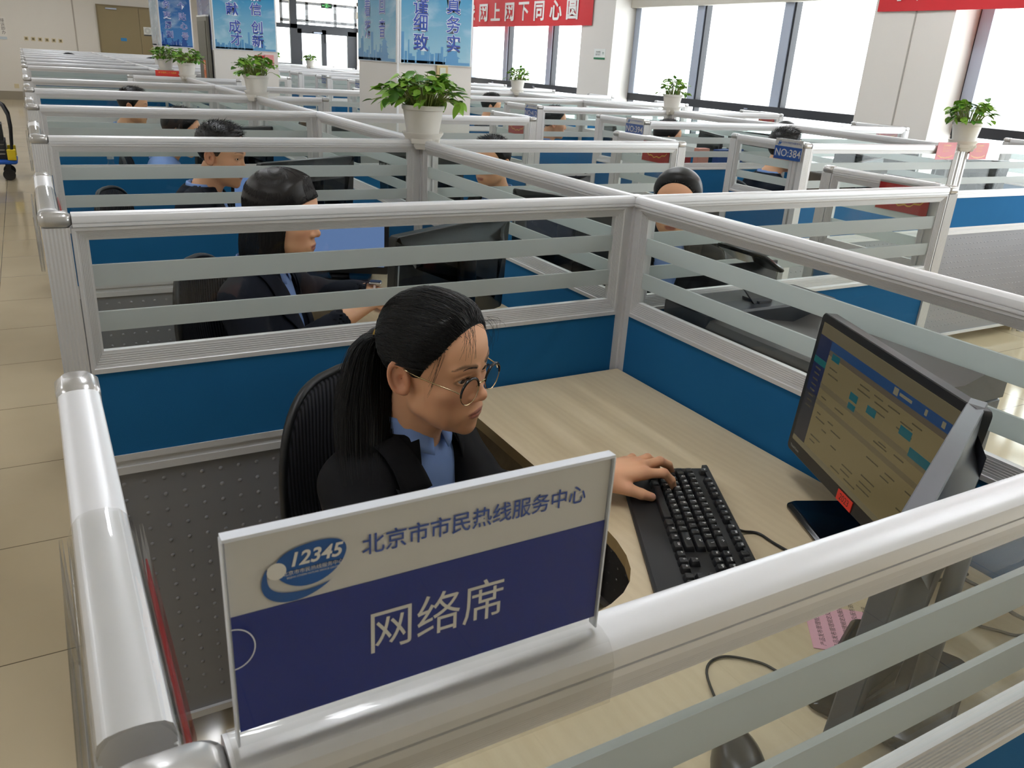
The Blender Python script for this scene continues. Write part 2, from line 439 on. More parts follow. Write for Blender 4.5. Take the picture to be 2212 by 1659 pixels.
def head_arrays(h):
    if h not in _cache:
        v, q = nets(head_neck, (-0.100,-0.135,-0.215), (0.100,0.130,0.135), h); _cache[h] = (v, q, skin_tone(v))
    return _cache[h]
def tri_free(Q):
    return Q
# ------------------------------------------------------------------ hands (left hand, palm down, fingers along +y, thumb on +x)
FINGERS = {
 'index': [(0.026,0.084,0.012),(0.035,0.120,0.014),(0.036,0.138,-0.002),(0.034,0.147,-0.018)],
 'middle': [(0.005,0.090,0.016),(-0.003,0.133,0.019),(-0.012,0.160,0.004),(-0.018,0.174,-0.014)],
 'ring': [(-0.015,0.086,0.013),(-0.029,0.122,0.014),(-0.037,0.146,-0.002),(-0.042,0.157,-0.016)],
 'little': [(-0.033,0.075,0.006),(-0.051,0.102,0.006),(-0.060,0.118,-0.006),(-0.065,0.127,-0.018)],
 'thumb': [(0.022,0.018,-0.006),(0.043,0.046,-0.009),(0.054,0.066,-0.014),(0.058,0.086,-0.020)]}
FR = {'index':(0.0100,0.0088,0.0080,0.0068),'middle':(0.0102,0.0090,0.0082,0.0070),'ring':(0.0098,0.0086,0.0078,0.0066),'little':(0.0090,0.0076,0.0068,0.0058),'thumb':(0.0150,0.0115,0.0100,0.0082)}
def hand_sdf(P):
    d = cap(P, (0,-0.022,0.002), (0,-0.005,0.002), 0.024, 0.0225)
    q = P*A((1,1,1.25), dtype=np.float32)
    pal = 1e3
    for f in ('index','middle','ring','little'):
        b = FINGERS[f][0]; pal = smin(pal, cap(P, (b[0]*0.55, 0.004, -0.001), b, 0.0165, 0.0118), 0.014) if not np.isscalar(pal) else cap(P, (b[0]*0.55,0.004,-0.001), b, 0.0165, 0.0118)
    d = smin(d, pal, 0.016)
    for f, pts in FINGERS.items():
        r = FR[f]; fd = None
        for i in range(3):
            c = cap(P, pts[i], pts[i+1], r[i], r[i+1]); fd = c if fd is None else smin(fd, c, 0.003)
        d = smin(d, fd, 0.010 if f == 'thumb' else 0.006)
    return d
def hand_arrays(h=0.0026):
    if ('hand',h) not in _cache:
        v, q = nets(hand_sdf, (-0.09,-0.115,-0.045), (0.085,0.195,0.045), h)
        c = np.tile(SKIN_C, (len(v),1))
        for f, pts in FINGERS.items():
            t = A(pts[3]); k = A(pts[2]); d = (t-k)/np.linalg.norm(t-k); up = A((0,0,1.0))-d*d[2]; up /= np.linalg.norm(up)
            if f == 'thumb': up = up*0.75+A((0.6,-0.2,0)); up -= d*(up@d); up /= np.linalg.norm(up)
            rel = v-(t+up*FR[f][3]*0.9); w = np.clip(1.5-np.sqrt((rel@d/0.0075)**2+((rel-np.outer(rel@d,d)-np.outer(rel@up,up))**2).sum(1)/0.0052**2+(rel@up/0.005)**2)*1.3,0,1)[:,None]
            c = c*(1-0.7*w)+A(lin((222,170,156)))*0.7*w
            kn = A(pts[1])+A((0,0,FR[f][1])); w = (0.35*np.exp(-((v-kn)**2).sum(1)/(2*0.006**2)))[:,None]; c = c*(1-w)+A(lin((190,120,98)))*w
            kn = A(pts[0])+A((0,0,FR[f][0])); w = (0.25*np.exp(-((v-kn)**2).sum(1)/(2*0.009**2)))[:,None]; c = c*(1-w)+A(lin((190,120,98)))*w
        _cache[('hand',h)] = (v, q, c)
    return _cache[('hand',h)]
# ------------------------------------------------------------------ clothed torso, neck base at the origin, y forward, z up
def torso_outer(P, arms, w=1.0):
    X = P.copy(); X[...,0] = np.abs(X[...,0])
    d = ell(P, (0,0.004,-0.20), (0.158*w,0.108,0.225))
    d = smin(d, ell(P, (0,-0.006,-0.44), (0.160*w,0.118,0.19)), 0.06)
    d = smin(d, cap(X, (0.0,-0.012,-0.066), (0.140*w,-0.012,-0.074), 0.066, 0.056), 0.05)
    d = smin(d, cap(X, (0.035,-0.016,-0.030), (0.120*w,-0.014,-0.056), 0.040, 0.050), 0.03)
    d = smin(d, ell(X, (0.070*w,0.075,-0.215), (0.062,0.048,0.062)), 0.05)
    for sh, el, wr in arms:
        d = smin(d, cap(P, sh, el, 0.058, 0.047), 0.035)
        d = smin(d, cap(P, el, wr, 0.047, 0.037), 0.025)
    return d
def v_half(z): return np.interp(z, [-0.34,-0.30,-0.02,0.03], [-0.02,0.004,0.066,0.074])
def jacket_sdf(P, arms, w=1.0):
    d = torso_outer(P, [], w)
    cut = np.minimum(v_half(P[...,2])-np.abs(P[...,0]), P[...,1]-0.01)      # the open front of the jacket
    d = np.maximum(d, cut)
    for sh, el, wr in arms:
        d = smin(d, smin(cap(P, sh, el, 0.058, 0.047), cap(P, el, wr, 0.047, 0.037), 0.025), 0.030)
    # soft cloth folds at the elbows and chest
    fold = 0.0022*np.sin(P[...,0]*62+P[...,2]*85+2.2*np.sin(P[...,1]*26))*np.clip((np.abs(P[...,0])-0.10)/0.07,0,1)
    d = d+fold
    neck = 0.064-np.sqrt(P[...,0]**2+(P[...,1]+0.004)**2); d = np.maximum(d, np.where(P[...,2] > -0.10, neck, -1))
    for sh, el, wr in arms:     # sleeve ends: an open cuff
        a = A(wr); u = (A(wr)-A(el)); u = u/np.linalg.norm(u)
        t = (P-a)@A(u, dtype=np.float32); inner = cap(P, tuple(a-u*0.03), tuple(a+u*0.06), 0.031)
        d = np.where(np.sqrt(((P-A(a,dtype=np.float32))**2).sum(-1)) < 0.09, np.maximum(d, np.maximum(t, -d*0-1) if True else d), d)
        d = np.maximum(d, -inner)
    return d
def shirt_sdf(P, w=1.0, cdz=0.0):
    d = torso_outer(P, [], w)+0.009
    rho = np.sqrt(P[...,0]**2+(P[...,1]+0.004)**2)
    col = np.maximum(np.abs(rho-0.0585)-0.0035, np.abs(P[...,2]-cdz-0.002-0.22*(-P[...,1]-0.01))-0.036)
    ang = np.abs(np.arctan2(P[...,0], P[...,1]+0.004))
    col = np.maximum(col, (0.16-ang)*0.058)
    return np.minimum(d, col)
def front_y(x, z, arms, w, off):
    """y of the front of the jacket surface plus an offset, by marching from the front"""
    x = A(x, dtype=np.float32); z = A(z, dtype=np.float32); y = np.full(x.shape, 0.30, np.float32)
    for _ in range(60):
        d = torso_outer(np.stack([x,y,z],-1), arms, w)-off; y = y-np.clip(d,-0.01,1)*0.8
    return y
def slab(P, th):
    """grid of points (n,m,3) -> closed thin slab"""
    P = A(P); n, m, _ = P.shape
    N = np.cross(np.gradient(P, axis=0), np.gradient(P, axis=1)); N /= np.linalg.norm(N, axis=2, keepdims=True)+1e-12
    V = np.concatenate([(P+N*th/2).reshape(-1,3), (P-N*th/2).reshape(-1,3)]); o = n*m; Q = []
    id_ = lambda i,j: i*m+j
    for i in range(n-1):
        for j in range(m-1):
            a = (id_(i,j), id_(i,j+1), id_(i+1,j+1), id_(i+1,j)); Q.append(a); Q.append(tuple(k+o for k in reversed(a)))
    bd = [(i,0) for i in range(n)]+[(n-1,j) for j in range(1,m)]+[(i,m-1) for i in range(n-2,-1,-1)]+[(0,j) for j in range(m-2,0,-1)]
    for k in range(len(bd)):
        a = id_(*bd[k]); b = id_(*bd[(k+1)%len(bd)]); Q.append((a,b,b+o,a+o))
    return V, A(Q)
def lapels(arms, w):
    parts = []
    for s in (-1, 1):
        # lapel
        zs = np.linspace(-0.085, -0.315, 16); P = []
        for z in zs:
            x0 = float(v_half(z))-0.003; lw = float(np.interp(z, [-0.33,-0.30,-0.13,-0.085], [0.002,0.010,0.062,0.066]))
            xs = x0+lw*np.linspace(0,1,9); zz = z+0.022*np.linspace(0,1,9)**2*np.interp(z,[-0.32,-0.085],[0,1])
            P.append(np.stack([s*xs, front_y(s*xs, zz, [], w, 0.0065), zz], -1))
        parts.append(slab(P, 0.003))
        # collar half with its notch, running round the back of the neck
        P = []
        for t in np.linspace(0, 1, 18):
            if t < 0.45:
                z = -0.078+0.095*(t/0.45); x0 = float(v_half(z))-0.003; lw = 0.056-0.012*(t/0.45)
                xs = x0+lw*np.linspace(0,1,7); zz = z+0.004-0.010*np.linspace(0,1,7)
                yy = front_y(xs*s, zz, [], w, 0.0075)
                if t > 0.0:
                    k = (t/0.45)**2
                    th = math.radians(70)*k; 
                P.append(np.stack([s*xs, yy, zz], -1))
            else:
                k = (t-0.45)/0.55; th = math.radians(62-(62+90)*k); row = []
                for j in range(7):
                    q = j/6; rr = 0.070+0.034*q; zz = 0.014-0.044*q**1.3-0.004*(1-k)
                    row.append((s*rr*math.cos(th), -0.004+rr*math.sin(th)*1.0-0.006*q, zz))
                P.append(A(row))
        parts.append(slab(P[8:], 0.003)); parts.append(slab(P[:8], 0.003))
    return join(parts)
def shirt_collar():
    parts = []
    for s in (-1, 1):
        P = []
        for k in np.linspace(0, 1, 14):
            th = math.radians(86-176*k); row = []
            drop = np.interp(k, [0,0.25,1], [0.066,0.046,0.036])
            for j in range(6):
                q = j/5; rr = 0.061+0.012*q+(0.010*q if k < 0.3 else 0)
                row.append((s*rr*math.cos(th)+s*0.016*q*max(0,1-k*4), -0.004+rr*math.sin(th), 0.036+0.008*k-drop*q))
            P.append(row)
        parts.append(slab(P, 0.0022))
    return join(parts)
def trousers_sdf(P):
    d = ell(P, (0,0.00,-0.60), (0.175,0.14,0.13))
    X = P.copy(); X[...,0] = np.abs(X[...,0])
    d = smin(d, cap(X, (0.085,0.03,-0.62), (0.10,0.42,-0.60), 0.085, 0.062), 0.04)
    d = smin(d, cap(X, (0.10,0.42,-0.60), (0.11,0.38,-1.00), 0.060, 0.045), 0.03)
    return d
def shoe_sdf(P):
    X = P.copy(); X[...,0] = np.abs(X[...,0])
    d = ell(X, (0.11,0.43,-1.075), (0.045,0.115,0.034)); d = smin(d, cap(X, (0.11,0.375,-1.00),(0.11,0.37,-1.06),0.038), 0.03)
    return np.maximum(d, -1.0995-P[...,2])
# ------------------------------------------------------------------ hair
def hairline(z): return np.interp(z, [-0.10,-0.055,-0.030,-0.012,0.004,0.030,0.055,0.080,0.096,0.110,0.135], [-0.050,-0.036,-0.034,-0.020,0.026,0.040,0.060,0.072,0.080,0.095,0.120])
def hair_base(P, vol=0.011, top=0.006):
    tp = np.where(P[...,2] > -0.015, np.clip((hairline(P[...,2])-P[...,1])/0.04, 0.12, 1), 1)
    d = head_core(P)-(vol+top*np.clip(P[...,2]/0.10,0,1))*tp**0.6
    return d
def hair_cap_sdf(P, line=hairline, zmin=-0.085, vol=0.011, top=0.006):
    d = hair_base(P, vol, top)
    d = smax(d, (P[...,1]-line(P[...,2])), 0.008)
    X = P.copy(); X[...,0] = np.abs(X[...,0])
    d = smax(d, -ell(X, (0.080,-0.012,-0.012), (0.030,0.023,0.036)), 0.004)
    d = smax(d, zmin-P[...,2]+0.25*(P[...,1]+0.06), 0.006)
    return d
def push(P, fn, off, it=12):
    P = A(P, dtype=np.float32).copy(); e = 1e-3
    for _ in range(it):
        d = fn(P)-off; g = np.stack([(fn(P+A(v, dtype=np.float32))-fn(P-A(v, dtype=np.float32)))/(2*e) for v in ((e,0,0),(0,e,0),(0,0,e))], -1)
        g /= np.linalg.norm(g, axis=-1, keepdims=True)+1e-9
        P = P-g*d[...,None]
    return P
def swept_hair(tie, n=1500, line=hairline, m=12, vol=0.0095, top=0.004):
    """strands combed from the hairline and the scalp to the hair tie, along great circles of the skull"""
    v, _ = nets(lambda P: hair_cap_sdf(P, line, vol=vol, top=top), (-0.10,-0.13,-0.10), (0.10,0.115,0.145), 0.004)
    v = v[(v[:,1] > -0.085) & (np.abs(hair_base(v.astype(np.float32), vol, top)) < 0.004)]; w = np.where(np.abs(v[:,1]-line(v[:,2])) < 0.012, 4.0, 1.0); P0 = v[rng.choice(len(v), n, p=w/w.sum())]+rng.normal(0,0.0012,(n,3))
    c = A((0,-0.004,0.025)); T = A(tie)+rng.normal(0,1,(n,3))*A((0.010,0.003,0.010))
    a = P0-c; b = T-c; a /= np.linalg.norm(a,axis=1,keepdims=True); b /= np.linalg.norm(b,axis=1,keepdims=True)
    om = np.arccos(np.clip((a*b).sum(1),-1,1))[:,None,None]; t = np.linspace(0,1,m)[None,:,None]
    D = (np.sin((1-t)*om)*a[:,None]+np.sin(t*om)*b[:,None])/np.sin(om)
    D /= np.linalg.norm(D,axis=2,keepdims=True); R = np.full(D.shape[:2], 0.16)
    for _ in range(14): R = R-0.9*hair_base((c+D*R[...,None]).astype(np.float32), vol, top)
    off = rng.normal(0.0007,0.0006,(n,1)); wob = 0.0007*np.sin(t[...,0]*rng.uniform(3,9,(n,1))+rng.uniform(0,6,(n,1)))
    S = c+D*(R+off+wob)[...,None]
    e = A((0.080,-0.012,-0.012)); X = S.copy(); X[...,0] = np.abs(X[...,0])      # keep the ears clear
    bad = (ell(X, e, (0.030,0.021,0.034)) < 0).any(1); return S[~bad]
# ================================================================== building a seated person
def facing(a, p, r):
    f = A((math.cos(a)*math.cos(p), math.sin(a)*math.cos(p), -math.sin(p))); rt = np.cross(f, (0,0,1.0)); rt /= np.linalg.norm(rt); u = np.cross(rt, f)
    c, s = math.cos(r), math.sin(r)
    return np.array([c*rt+s*u, f, -s*rt+c*u]).T
def hand_frame(wr, tip_dir, up=(0,0,1)):
    y = A(tip_dir, dtype=float); y /= np.linalg.norm(y); z = A(up, dtype=float); z -= y*(z@y); z /= np.linalg.norm(z); x = np.cross(y, z)
    return np.array([x, y, z]).T, A(wr, dtype=float)
SUIT = mat('black_suiting', (21,21,24), 0.85, spec=0.25, noise=0.25, nscale=60, bump=0.25, bscale=900)
NAVY = mat('navy_suiting', (24,27,38), 0.85, spec=0.25, noise=0.25, nscale=60, bump=0.2, bscale=700)
SHIRT = mat('pale_blue_cotton', (137,165,222), 0.8, spec=0.2, noise=0.05, nscale=30, bump=0.15, bscale=1200)
TROUSER = mat('black_trouser_cloth', (20,20,23), 0.9, spec=0.2)
SHOE = mat('black_shoe_leather', (16,15,15), 0.35)
GREYJ = mat('dark_grey_jacket_cloth', (40,42,50), 0.85, spec=0.2)
def seated(label, loc, heading, nz, head=(0,0,0), arms=None, outfit=('jacket',None), hair='short', group=None, hres=0.0032, bres=0.008, gaze=(0,0), w=1.0, hscale=1.0, lips=(178,104,94), skin=None, legs=True, hairmat=None, hands=True, cdz=-0.018, neck=0.025):
    """head: yaw to the own left, pitch down, roll; arms: [(elbow, wrist, fingers dir) left, right] about the neck base"""
    root = thing('person', label, 'person', loc, heading-math.pi/2, group)
    up = A((0,0,nz)); Rh = facing(math.pi/2+head[0], head[1], head[2]); hp = up-Rh@(A(NECK_BASE)*hscale)-A((0,0,neck))
    toH = lambda v: (A(v)*hscale)@Rh.T+hp
    arms = arms or [((-0.22,0.10,-0.30),(-0.13,0.33,-0.13),(0.1,1,0)), ((0.22,0.10,-0.30),(0.13,0.33,-0.13),(-0.1,1,0))]
    SA = [((-0.150*w,-0.012,-0.080), arms[0][0], arms[0][1]), ((0.150*w,-0.012,-0.080), arms[1][0], arms[1][1])]
    # ---- body: head, neck, hidden trunk and hands, one mesh
    v, q, c = head_arrays(hres); base = SKIN_C if skin is None else A(lin(skin))
    c = c if skin is None else skin_tone(v, base, lips)
    parts = [(toH(v), q)]; cols = [c]; mid = [0]*len(q)
    ev, eq, em = eyeballs(gaze); parts.append((toH(ev), eq)); cols.append(np.tile(A((0.8,0.8,0.8)),(len(ev),1))); mid += em
    tv, tq = nets(lambda P: smin(torso_outer(P, SA, w)+0.022, cap(P,(0,-0.01,-0.10),(0,-0.002,0.01),0.055,0.045), 0.03), (-0.5,-0.20,-0.64), (0.5,0.62,0.10), 0.014)
    parts.append((tv+up, tq)); cols.append(np.tile(base,(len(tv),1))); mid += [0]*len(tq)
    for k, (el, wr, fd) in enumerate(arms):
        if not hands: break
        hv, hq, hc = hand_arrays(0.0024 if hres < 0.003 else 0.0042); F, o = hand_frame(A(wr), fd if fd is not None else A(wr)-A(el))
        hv = hv.copy(); qq = hq
        if k == 1: hv[:,0] *= -1; qq = hq[:, ::-1]
        parts.append((hv@F.T+o+up, qq)); cols.append(hc if skin is None else np.tile(base,(len(hv),1))); mid += [0]*len(qq)
    V, Q = join(parts)
    link('body', np_mesh('body', V, Q, [M_SKIN, M_EYE, M_IRIS], np.concatenate(cols), mid), root)
    # ---- clothes
    kind, jm = outfit
    lo, hi = (-0.52,-0.22,-0.60), (0.52,0.64,0.07)
    if kind == 'jacket':
        v, q = nets(lambda P: jacket_sdf(P, SA, w), lo, hi, bres); link('jacket', np_mesh('jacket', v+up, q, jm or SUIT), root)
        v, q = lapels(SA, w); link('lapels', np_mesh('lapels', v+up, q, jm or SUIT), root)
        v, q = nets(lambda P: shirt_sdf(P, w, cdz), (-0.2,-0.15,-0.5), (0.2,0.18,0.09), 0.004 if bres < 0.006 else 0.007); link('shirt', np_mesh('shirt', v+up, q, SHIRT), root)
    else:
        def fn(P):
            d = torso_outer(P, SA, w); rho = np.sqrt(P[...,0]**2+(P[...,1]+0.004)**2)
            return np.maximum(d, np.where(P[...,2] > -0.06, 0.058-rho, -1))
        v, q = nets(fn, lo, hi, bres); link('shirt', np_mesh('shirt', v+up, q, jm or SHIRT), root)
    v, q = shirt_collar(); v = v+A((0,0,cdz)); link('collar', np_mesh('collar', v+up, q, SHIRT if kind == 'jacket' else (jm or SHIRT)), root)
    if legs:
        k = (nz-0.0)/1.10
        f = lambda v: A(v)*A((1,1,k))+up
        v, q = nets(trousers_sdf, (-0.3,-0.2,-1.06), (0.3,0.54,-0.46), 0.016); link('trousers', np_mesh('trousers', f(v), q, TROUSER), root)
        v, q = nets(shoe_sdf, (-0.2,0.28,-1.12), (0.2,0.58,-0.95), 0.012); link('shoes', np_mesh('shoes', f(v), q, SHOE), root)
    # ---- hair
    hm = hairmat or M_HAIR
    if hair == 'short':
        line = lambda z: np.interp(z, [-0.07,-0.030,-0.012,0.004,0.030,0.060,0.085,0.10,0.135], [-0.060,-0.045,-0.020,0.020,0.034,0.052,0.070,0.085,0.125])
        v, q = nets(lambda P: hair_cap_sdf(P, line, -0.055, 0.007, 0.012), (-0.11,-0.14,-0.10), (0.11,0.13,0.17), 0.004)
        n = 1500; P0 = v[rng.choice(np.where(v[:,2] > 0.045)[0], n)]; d = P0-A((0,-0.02,0.02)); d /= np.linalg.norm(d,axis=1,keepdims=True)
        d = d+rng.normal(0,0.28,(n,3))+A((0,0.55,0.05)); L = rng.uniform(0.008,0.020,(n,1,1))*np.clip((P0[:,2]-0.02)/0.09,0.3,1)[:,None,None]
        t = np.linspace(0,1,5)[None,:,None]; S = P0[:,None,:]-0.003*d[:,None,:]+d[:,None,:]*L*t; S[...,2] -= (L*t*t)[...,0]*0.25
        sv, sq = strands(S, 0.0009)
        v, q = join([(v,q),(sv,sq)]); link('hair', np_mesh('hair', toH(v), q, hm), root)
    elif hair == 'bob':
        def fn(P):
            X = P.copy(); X[...,0] = np.abs(X[...,0])
            d = hair_base(P, 0.014, 0.006)
            hang = smin(ell(X, (0.060,-0.022,-0.075), (0.030,0.052,0.105)), ell(P, (0,-0.070,-0.075), (0.070,0.040,0.115)), 0.03)
            d = smin(d, hang, 0.02); ln = np.interp(P[...,2], [-0.30,-0.03,0.02,0.045,0.070,0.135], [0.030,0.034,0.046,0.060,0.096,0.125])
            d = smax(d, P[...,1]-ln, 0.006); return smax(d, -0.168-P[...,2], 0.01)
        v, q = nets(fn, (-0.12,-0.15,-0.20), (0.12,0.14,0.15), 0.004)
        n = 1300; th = rng.uniform(-2.6,2.6,n); P0 = np.stack([0.004*np.sin(th), 0.0+0.02*np.cos(th), np.full(n,0.135)],1)
        E_ = np.stack([0.088*np.sin(th), -0.02-0.085*np.cos(th)*1.0, rng.uniform(-0.175,-0.11,n)],1)
        fr = rng.random(n) < 0.22; E_[fr] = np.stack([rng.uniform(-0.05,0.05,fr.sum()), np.full(fr.sum(),0.100), rng.uniform(0.030,0.048,fr.sum())],1)
        mid_ = np.stack([0.098*np.sin(th), -0.015-0.105*np.cos(th), np.full(n,0.05)],1); mid_[fr] = E_[fr]+A((0,0.0,0.04))
        t = np.linspace(0,1,12)[None,:,None]; S = P0[:,None]*(1-t)**2+2*mid_[:,None]*t*(1-t)+E_[:,None]*t*t
        S = push(S, fn, 0.0006, 6); sv, sq = strands(S, 0.0010); v, q = join([(v,q),(sv,sq)])
        link('hair', np_mesh('hair', toH(v), q, hm), root)
    elif hair == 'updo':
        v, q = nets(lambda P: hair_cap_sdf(P, zmin=-0.08, vol=0.010, top=0.010), (-0.11,-0.14,-0.12), (0.11,0.13,0.16), 0.004)
        S = swept_hair((0,-0.112,0.03), 700, m=9); sv, sq = strands(S, 0.0011); bv, bq = nets(lambda P: ell(P,(0,-0.122,0.035),(0.034,0.026,0.034)), (-0.05,-0.17,-0.02),(0.05,-0.08,0.09),0.005)
        v, q = join([(v,q),(sv,sq),(bv,bq)]); link('hair', np_mesh('hair', toH(v), q, hm), root)
    return root, Rh, hp, toH
# ------------------------------------------------------------------ the woman at the near desk
HEAD_W = A((0.5461,0.9136,1.062)); YAW_W = -1.045; RH_W = facing(YAW_W, 0.1026, -0.1087)
NB_W = HEAD_W+RH_W@A(NECK_BASE)+A((0,0,0.014))
HD = math.radians(-60)
def to_person(p):          # world -> frame of the near woman about her neck base
    f = A((math.cos(HD), math.sin(HD), 0)); r = A((math.sin(HD), -math.cos(HD), 0)); d = A(p)-NB_W
    return (float(d@r), float(d@f), float(d[2]))
def dir_person(d):
    f = A((math.cos(HD), math.sin(HD), 0)); r = A((math.sin(HD), -math.cos(HD), 0)); return (float(A(d)@r), float(A(d)@f), float(d[2]))
hd = math.radians(-8)
woman, Rh, hp, toH = seated('woman in a black suit and pale blue shirt with a ponytail, at the near desk', (NB_W[0], NB_W[1], 0), HD, NB_W[2],
    head=(YAW_W-HD, 0.1026, -0.1087),
    arms=[(to_person((0.655,0.865,0.785)), to_person((0.812,0.762,0.853)), dir_person((math.cos(hd), math.sin(hd), -0.05))),
          (to_person((0.37,0.70,0.66)), to_person((0.43,0.500,0.838)), dir_person((0.75,-0.6,0)))],
    outfit=('jacket', SUIT), hair='none', hres=0.0021, bres=0.005, gaze=(-0.05,0.22), w=0.93, cdz=0.0, neck=0.014)
v, q = nets(lambda P: hair_cap_sdf(P, vol=0.0095, top=0.004), (-0.10,-0.135,-0.10), (0.10,0.115,0.150), 0.0028)
TIE = (0.002,-0.100,0.016)
S = swept_hair(TIE, 3600, m=14); sv, sq = strands(S, 0.00055, 0.0004)
v, q = join([(v,q),(sv,sq)])
# loose wisps at the forehead, temple and nape
wis = []
for k in range(46):
    s = 1 if k % 3 else -1
    a = A((s*rng.uniform(0.0,0.045), 0.084+rng.normal(0,0.003), 0.098+rng.normal(0,0.004)))
    e = a+A((s*rng.uniform(0.005,0.03), rng.uniform(0.002,0.03), -rng.uniform(0.01,0.055))) if k < 30 else A((s*0.070, 0.045+rng.normal(0,0.006), rng.uniform(-0.035,0.01)))
    if k >= 30: a = A((s*0.058, 0.060+rng.normal(0,0.004), 0.070+rng.normal(0,0.008)))
    m_ = (a+e)/2+A((s*0.010, 0.012, 0.012)); t = np.linspace(0,1,10)[:,None]; wis.append(a*(1-t)**2+2*m_*t*(1-t)+e*t*t)
wv, wq = strands(A(wis), 0.00032, 0.00015); v, q = join([(v,q),(wv,wq)])
link('hair', np_mesh('hair', toH(v), q, M_HAIR), woman)
# ponytail: falls behind the neck and spreads over the back of the jacket
def w2p(p): return A(to_person(p))+A((0,0,NB_W[2]))
tie_p = toH(A(TIE)); back = toH(A((0.004,-0.135,0.024)))
n = 2600; t = np.linspace(0,1,16)
K = A([tie_p, back, w2p((0.478,1.020,1.035)), w2p((0.452,0.985,0.955)), w2p((0.438,0.930,0.885))])
def bez(K, t):
    from math import comb
    d = len(K)-1; return sum(comb(d,i)*((1-t)**(d-i)*t**i)[:,None]*K[i] for i in range(d+1))
core = bez(K, t); spread = np.interp(t, [0,0.10,0.35,0.7,1.0], [0.010,0.013,0.026,0.036,0.032])
off = rng.normal(0,1,(n,3)); off /= np.maximum(1, np.linalg.norm(off,axis=1,keepdims=True)/1.6); off = off*A((1.1,0.75,0.25))
off[:,0] += 0.35*np.abs(off[:,0])*(rng.random(n) < 0.3)
Lg = 0.72+0.36*rng.random(n)**0.6
P = np.stack([bez(K, t*l) for l in Lg])+off[:,None,:]*spread[None,:,None]+0.0012*np.sin(t*7+rng.uniform(0,6,(n,1)))[:,:,None]
sv, sq = strands(P, 0.00055, 0.0003)
cv, cq = nets(lambda X: np.minimum.reduce([cap(X, core[i], core[i+1], spread[i]*1.05, spread[i+1]*1.05) for i in range(len(t)-2)]), core.min(0)-0.06, core.max(0)+0.06, 0.004)
v, q = join([(cv,cq),(sv,sq)]); link('ponytail', np_mesh('ponytail', v, q, M_HAIR), woman)
tb = MB(); c0 = tie_p; ax = A(back)-A(tie_p); ax /= np.linalg.norm(ax)
ux = np.cross(ax,(0,0,1.0)); ux /= np.linalg.norm(ux); uy = np.cross(ax,ux)
for dz in (-0.004,0.002,0.007):
    tb.tube([c0+ax*(0.006+dz)+0.0185*(math.cos(a)*ux+math.sin(a)*uy) for a in np.linspace(0,2*math.pi,25)], 0.0040, 8)
tb.build('hair_tie', mat('mustard_elastic', (176,140,62), 0.8), woman, smooth=60)
# eyebrow hairs
br = []
for s in (-1,1):
    for k in range(95):
        u = rng.random(); x = 0.013+0.038*u; z = 0.0290+0.0045*min(1,max(0,(x-0.012)/0.022))-0.005*max(0,(x-0.036)/0.02)**1.5+rng.normal(0,0.0011)*(1-0.6*u)
        a = A((s*x,0.120,z)); br.append(np.linspace(a, a+A((s*0.0058,0,0.0012*(1-2*u))), 4))
br = push(A(br), head_sdf, 0.0004, 14); v, q = strands(br, 0.00030, 0.0002)
link('eyebrows', np_mesh('eyebrows', toH(v), q, mat('brow_hair', (34,26,24), 0.6)), woman)
# eyelashes
br = []
for s in (-1,1):
    for k in range(26):
        u = -0.9+1.8*k/25; x = EYE_X+0.0125*u; a = A((s*x, EYE_Y+0.0135*math.sqrt(1-0.75*u*u)+0.001, EYE_Z+0.0040*math.sqrt(1-u*u)+0.0012)); br.append(np.linspace(a, a+A((s*u*0.002,0.0055,-0.0012)), 4))
v, q = strands(A(br), 0.0003, 0.00015); link('eyelashes', np_mesh('eyelashes', toH(v), q, MATS['brow_hair']), woman)
# spectacles: worn, so a thing of their own
GX, GZ, GR = 0.0345, -0.0085, 0.0245
gl = thing('eyeglasses', 'round eyeglasses, black top rims and thin gold wire, on the woman at the near desk', 'glasses')
gl.matrix_basis = Matrix.LocRotScale(Vector((NB_W[0],NB_W[1],0)), Euler((0,0,HD-math.pi/2)), None)
GOLD = mat('gold_wire', (196,178,140), 0.22, metal=1.0); BLK = mat('black_acetate', (18,14,20), 0.12, spec=0.6)
LENS = thin_glass('spectacle_lens', (0.992,0.992,0.992), 0.15)
def gpt(s, a, k=1.0):
    x = s*(GX+GR*k*math.cos(a)); return (x, 0.1035-0.075*max(0,abs(x)-0.012)**1.35*2.2, GZ+GR*0.96*k*math.sin(a)+(-0.0) )
fr = MB(); rim = MB(); ln = None
for s in (-1,1):
    fr.tube([toH(A(gpt(s,a))) for a in np.linspace(math.radians(170),math.radians(370),28)], 0.0009, 6)
    rim.tube([toH(A(gpt(s,a))) for a in np.linspace(math.radians(-4),math.radians(178),26)], [0.0016+0.0012*math.sin(math.pi*k/25) for k in range(26)], 8)
    l = MB(); c = toH(A(gpt(s,0,0))); ring = [tuple(toH(A(gpt(s,a,0.97)))) for a in np.linspace(0,2*math.pi,33)[:-1]]
    l.add([tuple(c)]+ring, [(0,1+i,1+(i+1)%32) for i in range(32)]); l.build('lens', LENS, gl, smooth=60)
fr.tube([toH(A((x, 0.1035+0.0025*math.cos(x/0.0105*1.57), -0.003+0.003*math.cos(x/0.0105*1.57)))) for x in np.linspace(-0.0105,0.0105,9)], 0.0011, 6)
for s in (-1,1):
    fr.tube([toH(A(p)) for p in ((s*0.0085,0.099,-0.012),(s*0.0095,0.100,-0.008),(s*0.0115,0.1025,-0.006))], 0.0007, 6)
    tp = MB(); tp.tube([toH(A(p)) for p in ((s*0.0585,0.0968,-0.004),(s*0.0625,0.092,0.000),(s*0.069,0.060,0.004),(s*0.0765,0.020,0.010),(s*0.0785,-0.010,0.016),(s*0.078,-0.030,0.004))], 0.0011, 6)
    tp.build('temple', GOLD, gl, smooth=60)
